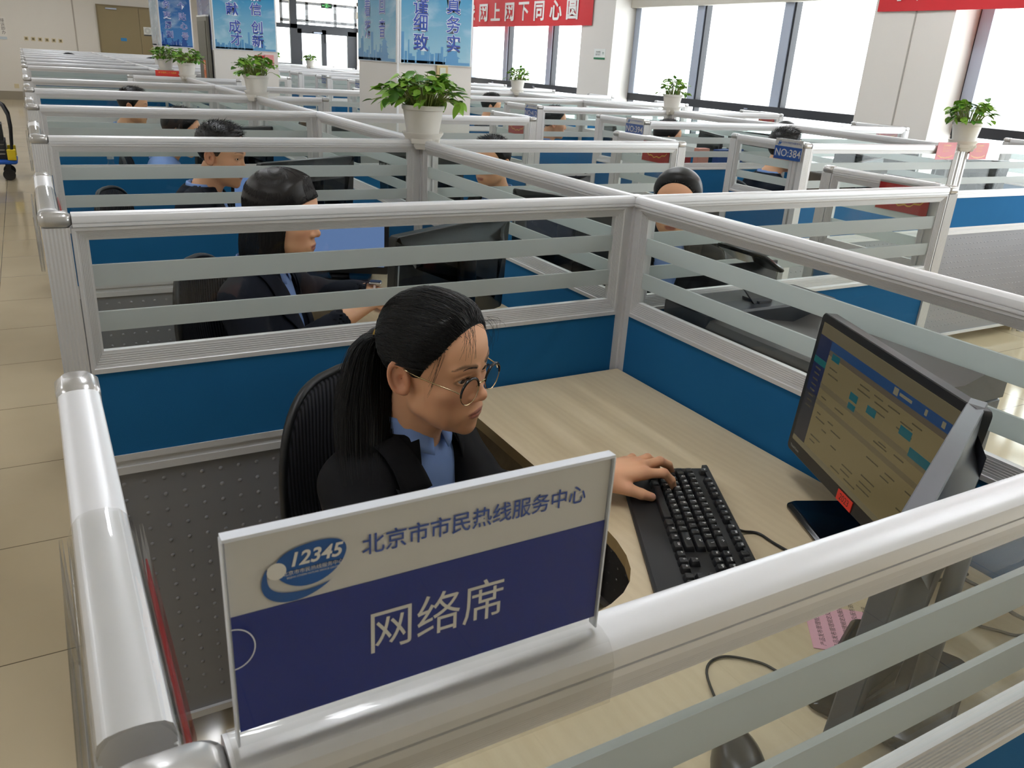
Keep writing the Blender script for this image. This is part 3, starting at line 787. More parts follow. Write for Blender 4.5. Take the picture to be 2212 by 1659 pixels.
fr.build('frame', GOLD, gl, smooth=60); rim.build('top_rim', BLK, gl, smooth=60)
# ================================================================== the room
PITCH_Y, WX, HT = 1.34051, 1.29078, 1.25908      # row spacing, bay width, partition height
DESK_Z = 0.806
def tile_floor():
    m = bpy.data.materials.new('polished_tile'); m.use_nodes = True; MATS['polished_tile'] = m
    nt = m.node_tree; b = nt.nodes['Principled BSDF']
    tc = nt.nodes.new('ShaderNodeTexCoord'); mp = nt.nodes.new('ShaderNodeMapping'); mp.inputs['Location'].default_value = (0.33,0.612,0)
    br = nt.nodes.new('ShaderNodeTexBrick'); br.offset = 0.0; br.inputs['Scale'].default_value = 1.0
    br.inputs['Brick Width'].default_value = 0.605; br.inputs['Row Height'].default_value = 0.605; br.inputs['Mortar Size'].default_value = 0.0022
    br.inputs['Color1'].default_value = lin((214,197,165))+(1,); br.inputs['Color2'].default_value = lin((210,192,159))+(1,); br.inputs['Mortar'].default_value = lin((120,106,84))+(1,)
    n = nt.nodes.new('ShaderNodeTexNoise'); n.inputs['Scale'].default_value = 3.0; n.inputs['Detail'].default_value = 6
    mx = nt.nodes.new('ShaderNodeMix'); mx.data_type = 'RGBA'; mx.blend_type = 'MULTIPLY'; mx.inputs['Factor'].default_value = 0.16
    nt.links.new(tc.outputs['Object'], mp.inputs['Vector']); nt.links.new(mp.outputs['Vector'], br.inputs['Vector']); nt.links.new(tc.outputs['Object'], n.inputs['Vector'])
    nt.links.new(br.outputs['Color'], mx.inputs['A']); nt.links.new(n.outputs['Fac'], mx.inputs['B']); nt.links.new(mx.outputs['Result'], b.inputs['Base Color'])
    b.inputs['Roughness'].default_value = 0.10; b.inputs['Specular IOR Level'].default_value = 0.5
    return m
WALL = mat('wall_paint', (224,219,210), 0.75, noise=0.02, nscale=2, bump=0.05, bscale=80)
CEIL = mat('ceiling_paint', (238,237,233), 0.9)
CLAD = mat('column_cladding', (226,221,214), 0.45, noise=0.015, nscale=3)
SKIRT = mat('skirting', (150,142,126), 0.6)
DARKF = mat('dark_window_frame', (44,45,50), 0.4, noise=0.05)
SILVERF = mat('silver_mullion', (172,180,196), 0.35, metal=0.3)
CLEAR = thin_glass('clear_glass', (0.97,0.985,0.98), 1.0)
X0, X1, Y0, Y1, ZC = -3.2, 6.72, -3.6, 24.3, 2.95
def sbox(name, dims, m, parent=None): return structure(MB().box(*dims).build(name, m, parent)) if parent is None else MB().box(*dims).build(name, m, parent)
sbox('floor', (X0-0.2, 6.94, Y0-0.2, 25.4, -0.12, 0.0), tile_floor())
sbox('floor_vestibule', (6.94, 10.3, 18.8, 25.4, -0.12, 0.0), MATS['polished_tile'])
sbox('ceiling', (X0-0.2, 6.94, Y0-0.2, 25.4, ZC, ZC+0.12), CEIL)
sbox('ceiling_vestibule', (6.94, 10.3, 18.8, 25.4, ZC, ZC+0.12), CEIL)
sbox('wall_left', (X0-0.2, X0, Y0-0.2, Y1, 0, ZC), WALL)
sbox('wall_front', (X0, X1+0.3, Y0-0.2, Y0, 0, ZC), mat('front_wall_grey', (205,202,196), 0.8))
sbox('wall_back', (X0-0.2, 4.6, Y1, Y1+0.2, 0, ZC), WALL)
sbox('wall_return', (4.45, 4.6, 18.8, Y1, 0, ZC), WALL)
sbox('baseboard_back', (X0, 1.35, Y1-0.015, Y1, 0, 0.20), SKIRT)
# seam and shallow pilaster line on the back wall
sbox('trim_1', (1.24, 1.27, Y1-0.012, Y1, 0.2, ZC), mat('wall_seam', (176,168,156), 0.7))
# ---- window wall on the right
def wallpiece(name, y0, y1, z0, z1): sbox(name, (X1, X1+0.22, y0, y1, z0, z1), WALL)
wallpiece('wall_right', Y0, 18.8, 0, 0.62)
wallpiece('wall_right_head', Y0, 18.8, 2.62, ZC)
BLIND = mat('roller_blind_box', (196,190,178), 0.7)
def window(n, ya, yb, mulls):
    w = structure(bpy.data.objects.new('window_%d' % n, None)); COL.objects.link(w)
    f = MB(); f.box(X1, X1+0.09, ya, yb, 0.62, 0.70); f.box(X1-0.01, X1+0.10, ya, yb, 1.195, 1.280); f.box(X1, X1+0.09, ya, yb, 2.56, 2.62)
    f.box(X1, X1+0.09, ya, ya+0.035, 0.62, 2.62); f.box(X1, X1+0.09, yb-0.035, yb, 0.62, 2.62)
    for m in mulls: f.box(X1+0.005, X1+0.085, m-0.085, m-0.06, 0.70, 2.56)
    f.build('frame', DARKF, w)
    g = MB()
    for m in mulls: g.box(X1-0.012, X1+0.075, m-0.06, m+0.055, 1.28, 2.56)
    g.box(X1-0.012, X1+0.075, ya+0.035, ya+0.14, 1.28, 2.56); g.box(X1-0.012, X1+0.075, yb-0.14, yb-0.035, 1.28, 2.56)
    g.build('mullion', SILVERF, w)
    MB().box(X1+0.040, X1+0.046, ya+0.035, yb-0.035, 0.70, 2.56).build('pane', CLEAR, w)
    MB().bbox(X1-0.09, X1-0.005, ya, yb, 2.265, 2.40, 0.012).build('blind_box', BLIND, w)
    h = MB()
    for m in mulls: h.box(X1-0.018, X1-0.010, m+0.35, m+0.40, 1.232, 1.243)
    h.build('latch', SILVERF, w)
window(1, -3.6, 4.10, [-0.9, 0.4, 1.7, 3.0]); window(2, 4.80, 8.62, [6.10, 7.40]); window(3, 9.28, 13.2, [10.58, 11.90]); window(4, 13.9, 18.75, [15.2, 16.5, 17.7])
def column(name, x0, x1, y0, y1, seams=()):
    o = structure(MB().box(x0, x1, y0, y1, 0, ZC).build(name, CLAD)); return o
column('column', 6.40, X1+0.02, 4.08, 4.83); column('column', 6.40, X1+0.02, 8.60, 9.31); column('column', 6.40, X1+0.02, 13.18, 13.9)
sbox('trim_2', (6.394, 6.401, 4.42, 4.432, 0, ZC), mat('panel_joint', (170,164,156), 0.7))
column('column', 2.04, 2.553, 4.80, 5.52); column('column', 1.643, 2.262, 8.60, 9.29); column('column', 1.682, 2.12, 12.60, 13.36)
# corner trims on the near column, next to the posters
sbox('trim_3', (2.030, 2.042, 4.790, 4.802, 0, ZC), mat('corner_bead', (236,236,236), 0.4))
# ---- glazed entrance at the far right
en = structure(bpy.data.objects.new('door_1', None)); COL.objects.link(en)
f = MB(); yE = 18.8
for x0, x1, z0, z1 in ((5.16,5.31,0,ZC),(4.6,6.72,1.985,2.07),(4.6,6.72,2.90,ZC),(5.31,5.405,0,1.985),(5.855,5.955,0,1.985),(6.45,6.66,0,1.985),(5.31,6.66,1.895,1.985),(5.405,5.855,0,0.10),(5.955,6.45,0,0.10),(4.6,5.16,1.22,1.27)): f.box(x0, x1, yE, yE+0.08, z0, z1)
f.build('frame', DARKF, en)
FROST = mat('frosted_door_glass', (222,232,236), 0.5)
_n = FROST.node_tree; _b = _n.nodes['Principled BSDF']; _b.inputs['Transmission Weight'].default_value = 0.85; _b.inputs['Roughness'].default_value = 0.6; _b.inputs['IOR'].default_value = 1.1
for x0, x1 in ((5.405,5.855),(5.955,6.45),(4.6,5.16)): MB().box(x0, x1, yE+0.03, yE+0.04, 0.10, 1.895 if x0 > 5 else 1.985).build('frosted_pane', FROST, en)
MB().box(4.6, 6.66, yE+0.03, yE+0.036, 2.07, 2.90).build('pane', CLEAR, en)
MB().bbox(5.66, 5.85, yE-0.05, yE, 1.905, 1.935, 0.006).build('door_closer', SILVERF, en); MB().bbox(5.93, 5.955, yE-0.05, yE-0.02, 1.72, 1.90, 0.006).build('pull_handle', mat('white_handle', (232,232,230), 0.4), en)
sbox('wall_vestibule', (4.6, 10.3, 25.2, 25.4, 0, 1.2), WALL); sbox('wall_vestibule_top', (4.6, 10.3, 25.2, 25.4, 2.85, ZC), WALL); sbox('wall_vestibule_side', (4.6, 6.6, 25.2, 25.4, 1.2, ZC), WALL); sbox('wall_vestibule_pier', (8.9, 10.3, 25.2, 25.4, 1.2, ZC), WALL)
vw = structure(bpy.data.objects.new('window_5', None)); COL.objects.link(vw); f = MB()
for x0, x1, z0, z1 in ((6.6,8.9,1.2,1.28),(6.6,8.9,2.78,2.85),(6.6,6.68,1.2,2.85),(7.35,7.43,1.2,2.85),(8.2,8.28,1.2,2.85),(8.82,8.9,1.2,2.85),(6.6,8.9,2.30,2.38)): f.box(x0, x1, 25.2, 25.28, z0, z1)
f.build('frame', DARKF, vw); MB().box(6.6, 8.9, 25.23, 25.236, 1.28, 2.78).build('pane', CLEAR, vw)
window_light('vestibule_daylight', (7.7, 25.1, 2.0), 2.2, 1.4, (math.radians(-90),0,0), 160)
# ---- back door
d = structure(bpy.data.objects.new('door_2', None)); COL.objects.link(d)
DOORM = mat('khaki_door', (147,132,98), 0.6, noise=0.03, nscale=5)
MB().box(1.775, 1.81, Y1-0.06, Y1, 0, 2.33).box(1.81, 3.12, Y1-0.06, Y1, 2.295, 2.33).box(3.09, 3.12, Y1-0.06, Y1, 0, 2.295).build('frame', mat('door_frame_tan', (132,118,88), 0.6), d)
MB().box(1.81, 2.745, Y1-0.05, Y1-0.005, 0, 2.295).build('leaf', DOORM, d); MB().box(2.752, 3.09, Y1-0.05, Y1-0.005, 0, 2.295).build('leaf', DOORM, d)
MB().bbox(1.98, 2.24, Y1-0.09, Y1-0.05, 2.225, 2.262, 0.006).build('door_closer', SILVERF, d)
# ---- lamps: flush linear fittings, one thing each
LAMP = mat('lamp_diffuser', (255,250,240), 0.5, emit=(244,248,255), estr=21.0)
LAMPB = mat('lamp_housing', (225,225,222), 0.5)
lamp = thing('ceiling_light', 'long white ceiling light strip overhead', 'ceiling light', (0,0,ZC), group='ceiling light strips')
MB().bbox(-0.075, 0.075, -0.64, 0.64, -0.05, 0.0, 0.008).build('housing', LAMPB, lamp)
MB().bbox(-0.055, 0.055, -0.62, 0.62, -0.062, -0.050, 0.006).build('diffuser', LAMP, lamp)
lp = Proto(lamp)
for ix, x in enumerate((-1.9, 0.55, 3.0, 5.4)):
    for iy in range(8): lp.put((x, 0.7+iy*3.1, ZC))
# daylight through each window bay
for k, (ya, yb) in enumerate(((-3.6,4.10),(4.80,8.62),(9.28,13.2),(13.9,18.7))):
    window_light('daylight_%d' % (k+1), (X1+0.35, (ya+yb)/2, 1.65), 1.8, yb-ya, (0, math.radians(90), 0), 0, portal=True)
# ================================================================== partition system
ALU = mat('satin_aluminium', (230,230,232), 0.34, metal=0.25)
ALU2 = mat('ribbed_aluminium', (214,213,213), 0.42, metal=0.22)
BLUE = mat('blue_partition_fabric', (34,100,150), 0.92, spec=0.15, noise=0.06, nscale=9, bump=0.3, bscale=1400)
PERF = mat('grey_steel_sheet', (146,147,152), 0.42, metal=0.35, noise=0.04, nscale=6)
BLKP = mat('black_plastic', (22,22,24), 0.45)
PGLASS = thin_glass('partition_glass', (0.95,0.972,0.965), 0.6); FROSTF = frosted()
PROF_CAP = [(-0.0168,1.2355),(-0.0168,1.2408),(-0.0152,1.2412),(-0.0152,1.2424),(-0.0170,1.2428),(-0.0170,1.2500),(-0.0160,1.2545),(-0.0125,1.2574),(-0.0065,1.2587),(0,1.2591),(0.0065,1.2587),(0.0125,1.2574),(0.0160,1.2545),(0.0170,1.2500),(0.0170,1.2428),(0.0152,1.2424),(0.0152,1.2412),(0.0168,1.2408),(0.0168,1.2355)]
def cap_rail(x0, x1):
    b = MB(); b.loft([[(x,y,z) for y, z in PROF_CAP] for x in (x0, x1)])
    b.box(x0, x1, -0.0135, 0.0135, 1.2325, 1.2358); return b.mesh('top_rail', ALU, 35)
def frame_mesh(ox0, ox1, oz0, oz1, ix0, ix1, iz0, iz1, ribs=True):
    prof = [(0,0.0150),(0.22,0.0150),(0.25,0.0132)]
    if ribs:
        for k in range(6):
            s = 0.32+0.60*k/6; t = 0.0125-0.0050*k/6
            prof += [(s,t),(s+0.05,t),(s+0.055,t-0.0013),(s+0.085,t-0.0013)]
    prof += [(0.94,0.0068),(1.0,0.0068)]
    full = [(s,t) for s, t in prof]+[(s,-t) for s, t in reversed(prof)]
    b = MB(); rings = []
    for cx in ((ox0,ix0,oz0,iz0),(ox1,ix1,oz0,iz0),(ox1,ix1,oz1,iz1),(ox0,ix0,oz1,iz1)):
        rings.append([(cx[0]+(cx[1]-cx[0])*s, t, cx[2]+(cx[3]-cx[2])*s) for s, t in full])
    rings.append(rings[0]); b.loft(rings, caps=False)
    return b
def post_mesh(x0, x1, rib=True):
    pts = []; w = 0.0165
    for s in (-1, 1):
        xs = np.linspace(x0+0.002, x1-0.002, 15) if rib else [x0+0.002, x1-0.002]
        row = [(x, s*(w-(0.0009 if rib and k % 2 else 0))) for k, x in enumerate(xs)]
        pts += row if s < 0 else row[::-1]
    return MB().prism(pts, 0.0, 1.2345).mesh('end_post', ALU2, 30)
def dimples(x0, x1, side):
    b = MB(); st = 0.0376
    nx = int((x1-x0)/st); nz = 16
    for i in range(nx):
        for k in range(nz):
            cx = x0+0.03+i*st; cz = 0.709-k*st; y = side*0.0045
            ring = [(cx+0.0048*math.cos(a), y, cz+0.0048*math.sin(a)) for a in np.linspace(0,2*math.pi,9)[:-1]]
            top = [(cx+0.0022*math.cos(a), y+side*0.0022, cz+0.0022*math.sin(a)) for a in np.linspace(0,2*math.pi,9)[:-1]]
            b.loft([ring, top], caps=True)
    return b
def panel(kind, x0, x1, left, right, label, cat='partition', detail=True, perf=True):
    """x0,x1 clear length; left/right: 'post' adds an end post"""
    t = thing('desk_partition', label, cat)
    a = x0+(0.034 if left == 'post' else 0.0); c = x1-(0.034 if right == 'post' else 0.0)
    link('top_rail', cap_rail(a, c), t)
    fl, fr = (a-0.003 if left == 'post' else a+0.020), (c+0.003 if right == 'post' else c-0.020)
    gx0, gx1 = fl+0.026, fr-0.028
    b = frame_mesh(fl, fr, 0.956, 1.2335, gx0, gx1, 0.998, 1.2100, detail)
    if left != 'post': b.box(a, fl, -0.010, 0.010, 0.09, 1.2335)
    if right != 'post': b.box(fr, c, -0.010, 0.010, 0.09, 1.2335)
    b.build('glass_frame', ALU2, t, smooth=25)
    MB().box(gx0-0.004, gx1+0.004, -0.0028, 0.0028, 0.996, 1.213).build('glass_pane', PGLASS, t)
    for z0, z1 in ((1.123,1.163),(1.036,1.074)): MB().box(gx0-0.001, gx1+0.001, -0.0034, 0.0034, z0, z1).build('frosted_band', FROSTF, t)
    MB().box(fl, fr, -0.011, 0.011, 0.779, 0.957).build('fabric_panel', BLUE, t)
    mr = MB(); mr.box(fl, fr, -0.0135, 0.0135, 0.766, 0.7795).box(fl, fr, -0.0085, 0.0085, 0.752, 0.766).box(fl, fr, -0.0135, 0.0135, 0.736, 0.752); mr.build('middle_rail', ALU2, t)
    p = MB(); p.box(fl, fr, -0.0045, 0.0045, 0.086, 0.737)
    sh = p.build('perforated_sheet', PERF, t)
    if perf:
        for s in (-1, 1):
            d = dimples(fl, fr, s); d.build('dimples', PERF, t, smooth=50)['kind'] = 'stuff'
    br = MB(); br.box(fl, fr, -0.013, 0.013, 0.070, 0.088)
    for x in (fl+0.05, fr-0.05): br.cyl((x,0,0.0), (x,0,0.072), 0.012, 10); br.cyl((x,0,0.0), (x,0,0.008), 0.022, 12)
    br.build('base_rail', ALU2, t)
    for side, x, y in (('L',x0,left),('R',x1,right)):
        if y != 'post': continue
        px0, px1 = (x0-0.0165, x0+0.031) if side == 'L' else (x1-0.031, x1+0.0165)
        link('end_post', post_mesh(px0, px1), t)
        q0, q1 = px0-0.0012, px1+0.0036
        if side == 'R': q0, q1 = px0-0.0036, px1+0.0012
        MB().bbox(q0, q1, -0.0180, 0.0180, 1.2330, 1.2602, 0.013, 5).build('post_cap', mat('post_cap_silver', (198,196,194), 0.24, metal=0.6), t, smooth=50)
    return t
# ================================================================== laying out the partitions
ORD = ['first','second','third','fourth','fifth','sixth','seventh','eighth','ninth','tenth','eleventh','twelfth','thirteenth','fourteenth','fifteenth','sixteenth','seventeenth']
L_SP = PITCH_Y
cross = Proto(panel('cross', 0.0, WX-0.0165, 'post', None, 'cross partition'))
cross_far = Proto(panel('cross_far', 0.0, WX-0.0165, 'post', None, 'cross partition', detail=False, perf=False))
spine = Proto(panel('spine', 0.0165, L_SP-0.0165, None, None, 'spine partition'))
spine_far = Proto(panel('spine_far', 0.0165, L_SP-0.0165, None, None, 'spine partition', detail=False, perf=False))
side = Proto(panel('side', 0.0330, 0.500, None, 'post', 'end partition', perf=True))
side_far = Proto(panel('side_far', 0.0330, 0.500, None, 'post', 'end partition', detail=False, perf=False))
SPB = 1.30
spine_b = Proto(panel('spine_b', 0.0165, SPB-0.0165, None, None, 'spine partition', detail=False, perf=True))
ph = thing('partition_post', 'post', 'post')
link('post', MB().prism([(x*0.0165,y*0.0165) for x,y in ((-1,-1),(-.1,-1),(-.1,-.9),(.1,-.9),(.1,-1),(1,-1),(1,-.1),(.9,-.1),(.9,.1),(1,.1),(1,1),(.1,1),(.1,.9),(-.1,.9),(-.1,1),(-1,1),(-1,.1),(-.9,.1),(-.9,-.1),(-1,-.1))], 0, 1.235).mesh('post', ALU2, 30), ph)
MB().bbox(-0.0175, 0.0175, -0.0175, 0.0175, 1.234, 1.2598, 0.004, 3).build('post_cap', ALU, ph, smooth=40)
post = Proto(ph)
H90 = math.pi/2
near_label = {0:'front partition of the near desk, carrying the name sign and tall blue lower panel', 1:'partition directly behind the ponytailed woman, its blue panel beside her head', 2:'partition behind the woman with loose hair, second cross row on the left'}
NA = 16
for n in range(NA):
    y = n*PITCH_Y; near = n <= 4
    lab = near_label.get(n, '%s cross partition from the name sign, left of the spine' % ORD[n])
    if n != 6: (cross if near else cross_far).put((0,y,0), 0, lab, 'cross partitions left of the spine')
    if n >= 1 and n not in (4,6): (cross if near else cross_far).put((2*WX,y,0), math.pi, '%s cross partition back, right of the plant-topped spine' % ORD[n-1], 'cross partitions right of the spine')
    if n < NA-1:
        (spine if near else spine_far).put((WX,y,0), H90, 'spine partition beside the near desk and monitor' if n == 0 else '%s spine partition segment from the front' % ORD[n], 'spine partitions')
    post.put((WX,y,0), 0, 'silver post where the spine meets the %s cross row' % ORD[n], 'spine posts')
    (side if near else side_far).put((0,y,0), H90, 'short end partition at the left front corner, beside the near desk' if n == 0 else 'short end partition on the left aisle at the %s cross row' % ORD[n], 'end partitions on the left aisle')
    if n >= 1 and n not in (4,6): (side if near else side_far).put((2*WX,y,0), H90, 'short end partition on the right aisle at the %s row back' % ORD[n-1], 'end partitions on the middle aisle')
def odd(x0, x1, y, lab):
    t = panel('cross_short', 0.0, (x1-x0)-0.0165, 'post', None, lab, detail=False, perf=False); return t
t = odd(0,0.46,0,'shortened cross partition ending at the near poster column'); t.location = (1.75,4*PITCH_Y,0); t.rotation_euler = (0,0,math.pi)
t = odd(0,0.46,0,'shortened cross partition ending before the second poster column'); t.location = (1.75,6*PITCH_Y,0); t.rotation_euler = (0,0,math.pi)
t = odd(0,WX-0.80,0,'shortened cross partition with a red card standing on it'); t.location = (0.80,6*PITCH_Y,0)
# block beyond the middle aisle
BX0, BXS, BY0, NB = 3.36, 3.36+WX, 2.65, 13
for k in range(NB):
    y = BY0+k*SPB; near = k <= 2; c = cross if k <= 1 else cross_far; s = side if k <= 1 else side_far
    if k != 0: lab = '%s cross partition of the far block, left of its spine' % ORD[k]
    else: lab = 'front cross partition of the far block, red tag at its right end'
    c.put((BX0,y,0), 0, lab, 'far block cross partitions, left half')
    c.put((BX0+2*WX,y,0), math.pi, 'front cross partition of the far block at the right picture edge' if k == 0 else '%s cross partition of the far block, window half' % ORD[k], 'far block cross partitions, window half')
    if k < NB-1: spine_b.put((BXS,y,0), H90, '%s spine segment of the far block' % ORD[k], 'far block spine partitions')
    post.put((BXS,y,0), 0, '%s spine post of the far block' % ORD[k], 'far block spine posts')
    s.put((BX0,y,0), H90, '%s end partition of the far block on the middle aisle%s' % (ORD[k], {0:', tagged NO:384',1:', tagged NO:394',2:', tagged NO:412'}.get(k,'')), 'far block end partitions')
    if k <= 6: s.put((BX0+2*WX,y,0), H90, '%s end partition of the far block along the windows' % ORD[k], 'far block window end partitions')
# ================================================================== desks
def wood():
    m = bpy.data.materials.new('pale_maple_laminate'); m.use_nodes = True; MATS['maple'] = m
    nt = m.node_tree; b = nt.nodes['Principled BSDF']; tc = nt.nodes.new('ShaderNodeTexCoord')
    mp = nt.nodes.new('ShaderNodeMapping'); mp.inputs['Scale'].default_value = (5.0,1.0,5.0); mp.inputs['Rotation'].default_value = (0,0,math.radians(-7))
    n = nt.nodes.new('ShaderNodeTexNoise'); n.inputs['Scale'].default_value = 2.2; n.inputs['Detail'].default_value = 5; n.inputs['Distortion'].default_value = 0.8
    wv = nt.nodes.new('ShaderNodeTexWave'); wv.inputs['Scale'].default_value = 3.0; wv.inputs['Distortion'].default_value = 7.0; wv.inputs['Detail'].default_value = 3; wv.inputs['Detail Scale'].default_value = 1.2
    n2 = nt.nodes.new('ShaderNodeTexNoise'); n2.inputs['Scale'].default_value = 60; n2.inputs['Detail'].default_value = 2
    r = nt.nodes.new('ShaderNodeValToRGB'); r.color_ramp.elements[0].color = lin((204,184,150))+(1,); r.color_ramp.elements[1].color = lin((215,197,164))+(1,); r.color_ramp.elements[0].position = 0.30; r.color_ramp.elements[1].position = 0.62
    mx = nt.nodes.new('ShaderNodeMix'); mx.data_type = 'FLOAT'; mx.inputs['Factor'].default_value = 0.13
    mx2 = nt.nodes.new('ShaderNodeMix'); mx2.data_type = 'FLOAT'; mx2.inputs['Factor'].default_value = 0.18
    nt.links.new(tc.outputs['Object'], mp.inputs['Vector'])
    for q in (n, wv, n2): nt.links.new(mp.outputs['Vector'], q.inputs['Vector'])
    nt.links.new(n.outputs['Fac'], mx.inputs['A']); nt.links.new(wv.outputs['Fac'], mx.inputs['B'])
    nt.links.new(mx.outputs['Result'], mx2.inputs['A']); nt.links.new(n2.outputs['Fac'], mx2.inputs['B']); nt.links.new(mx2.outputs['Result'], r.inputs['Fac']); nt.links.new(r.outputs['Color'], b.inputs['Base Color'])
    b.inputs['Roughness'].default_value = 0.42
    return m
MAPLE = wood(); EDGE = mat('maple_edge_band', (172,146,100), 0.5)
def desk(label, mirror=False):
    t = thing('office_desk', label, 'desk'); s = -1 if mirror else 1
    cv = [(0.775+(0.56-0.775)*0, 0.74)]
    bz = [Vector((0.775,0.74)), Vector((0.775,0.52)), Vector((0.70,0.475)), Vector((0.52,0.475))]
    for k in range(11):
        u = k/10; p = bz[0]*(1-u)**3+bz[1]*3*u*(1-u)**2+bz[2]*3*u*u*(1-u)+bz[3]*u**3; cv.append((p.x,p.y))
    poly = [(1.272,0.020),(1.272,1.318),(0.779,1.318)]+cv[1:]+[(0.10,0.475),(0.10,0.020)]
    poly = [(s*x,y) for x,y in poly]
    b = MB(); n = len(poly); z0, z1 = DESK_Z-0.025, DESK_Z
    b.cur = 0; b.add([(x,y,z1) for x,y in poly], [tuple(range(n))]); b.add([(x,y,z0) for x,y in poly], [tuple(reversed(range(n)))])
    b.cur = 1; b.add([(x,y,z0) for x,y in poly]+[(x,y,z1) for x,y in poly], [(i,(i+1)%n,n+(i+1)%n,n+i) for i in range(n)])
    b.build('worktop', [MAPLE, EDGE], t)
    for (x0,x1,y0,y1) in ((0.80,1.25,1.28,1.30),(0.12,0.14,0.04,0.44)):
        MB().box(min(s*x0,s*x1), max(s*x0,s*x1), y0, y1, 0.0, z0).build('side_panel', MAPLE, t)
    return t
dA = Proto(desk('desk')); dM = Proto(desk('desk', True))
dA.put((0,0,0), 0, 'pale maple corner desk of the ponytailed woman in the foreground', 'corner desks')
for n in range(1,6): dA.put((0,n*PITCH_Y,0), 0, 'pale maple corner desk, %s cubicle back on the left' % ORD[n], 'corner desks')
for n in (1,2,3): dM.put((2*WX,n*PITCH_Y,0), 0, 'pale maple corner desk right of the spine, %s cubicle' % ORD[n], 'corner desks')
for k in range(4): dA.put((BX0,BY0+k*SPB,0), 0, 'pale maple desk in the far block, %s cubicle left of its spine' % ORD[k], 'far block desks').scale = (1,0.968,1)
for k in range(3): dM.put((BX0+2*WX,BY0+k*SPB,0), 0, 'pale maple desk in the far block, %s cubicle on the window half' % ORD[k], 'far block desks').scale = (1,0.968,1)
# ================================================================== monitors
SATIN = mat('satin_black', (24,24,26), 0.35); GREYP = mat('grey_monitor_back', (86,88,95), 0.40, noise=0.05, nscale=80); GLOSSB = mat('gloss_black', (9,9,11), 0.16, spec=0.25)
SCR_OFF = mat('dark_screen', (16,17,20), 0.10); TAGM = mat('silver_tag', (176,178,180), 0.35, metal=0.3)
def monitor(label, screen, body=SATIN, w=0.459, h=0.279, tilt=4.0, bez=0.0155, lift=0.0, neckm=None):
    """screen looks along -y; origin on the desk under the panel"""
    t = thing('computer_monitor', label, 'monitor'); T = Matrix.Translation((0,0,0.2065+lift)) @ Matrix.Rotation(math.radians(-tilt),4,'X')
    c = MB(); c.loft([[(x,y,z) for x,z in rrect(-w/2+i, w/2-i, -h/2+i, h/2-i, 0.010-0.5*i)] for y, i in ((-0.010,0.0015),(-0.0085,0),(0.012,0),(0.0135,0.002),(0.017,0.05),(0.036,0.08))], True, T)
    c.build('housing', body, t, smooth=30)
    MB().box(-w/2+bez, w/2-bez, -0.0112, -0.0100, -h/2+bez+0.010, h/2-bez, T).build('screen', screen, t)
    n = MB(); n.loft([rrect3(-0.035,0.035,0.040,0.062,0.010,z) for z in (0.012,0.5*(0.2065+lift),0.2065+lift,0.2675+lift)]); n.build('stand_neck', neckm or GLOSSB, t, smooth=40)
    MB().bbox(-0.115,0.115,-0.062,0.098,0.0,0.013,0.016,4).build('stand_base', GLOSSB, t, smooth=40)
    return t, T
def rrect3(x0,x1,y0,y1,r,z): return [(x,y,z) for x,y in rrect(x0,x1,y0,y1,r,3)]
SCR = mat('lit_screen_cream', (20,20,18), 0.25, emit=(150,134,92), estr=0.20)
m1, T1 = monitor('black monitor showing a cream web page, on the near desk in front of the woman', SCR)
m1.location = (1.1407,0.4667,DESK_Z); m1.rotation_euler = (0,0,math.atan2(-0.916,-0.401))
scr = [c for c in m1.children if c.name.startswith('screen')][0]
def ui(x0,x1,z0,z1,col,e=0.5,d=0.0):
    e = e*0.36
    """u,v 0..1 from the top left of the screen"""
    W, Hh = 0.459-0.031, 0.279-0.041; xa = -W/2; zt = 0.279/2-0.0155
    m = mat('screen_ink_%d_%d_%d' % col, (15,15,16), 0.3, emit=col, estr=e)
    return (MB().box(xa+x0*W, xa+x1*W, -0.01135-d, -0.01118, zt-z1*Hh, zt-z0*Hh, T1), m)
def uiset(name, rects, col, e=0.5, d=0.0):
    b = MB()
    for r in rects: q, m = ui(*r, col, e, d); b.add(q.v, q.f)
    b.build(name, m, scr)
uiset('sidebar', [(0,0.105,0.095,0.955)], (38,48,92), 0.45)
uiset('sidebar_shade', [(0,0.105,0.55,0.955)], (58,60,70), 0.4, 0.0001)
uiset('page_header', [(0.105,1,0.095,0.165)], (38,86,140), 0.5)
uiset('browser_bar', [(0,1,0.0,0.095)], (134,122,90), 0.55, 0.0)
uiset('tab_strip', [(0.105,1,0.165,0.205)], (120,106,84), 0.5)
uiset('table_band', [(0.105,1,0.43,0.475),(0.105,1,0.56,0.60)], (140,126,92), 0.5)
uiset('menu_highlight', [(0,0.105,0.27,0.32)], (30,122,118), 0.5, 0.0002)
for r_ in [(0.135,0.20,0.175,0.225),(0.34,0.40,0.335,0.39),(0.345,0.40,0.41,0.455),(0.475,0.54,0.335,0.39),(0.70,0.775,0.30,0.36),(0.785,0.91,0.385,0.445),(0.925,0.995,0.40,0.455)]: uiset('button', [r_], (18,112,122), 0.55, 0.0002)
uiset('taskbar', [(0,1,0.955,1.0)], (150,138,104), 0.5)
rows = []
for v_ in (0.24,0.28,0.33,0.50,0.52,0.65,0.69,0.74,0.79,0.84,0.88,0.92):
    u_ = 0.14
    while u_ < 0.95:
        l = rng.uniform(0.03,0.10)
        if rng.random() < 0.55: rows.append((u_, u_+l, v_, v_+0.010))
        u_ += l+rng.uniform(0.03,0.09)
rows += [(0.03+0.0*k, 0.075, 0.345+0.045*k, 0.357+0.045*k) for k in range(8)]
uiset('page_text', rows, (104,94,64), 0.5, 0.00015)
uiset('header_icons', [(0.60,0.63,0.105,0.155),(0.80,0.815,0.11,0.15),(0.90,0.92,0.11,0.15),(0.64,0.72,0.12,0.14)], (168,158,128), 0.5, 0.0002)
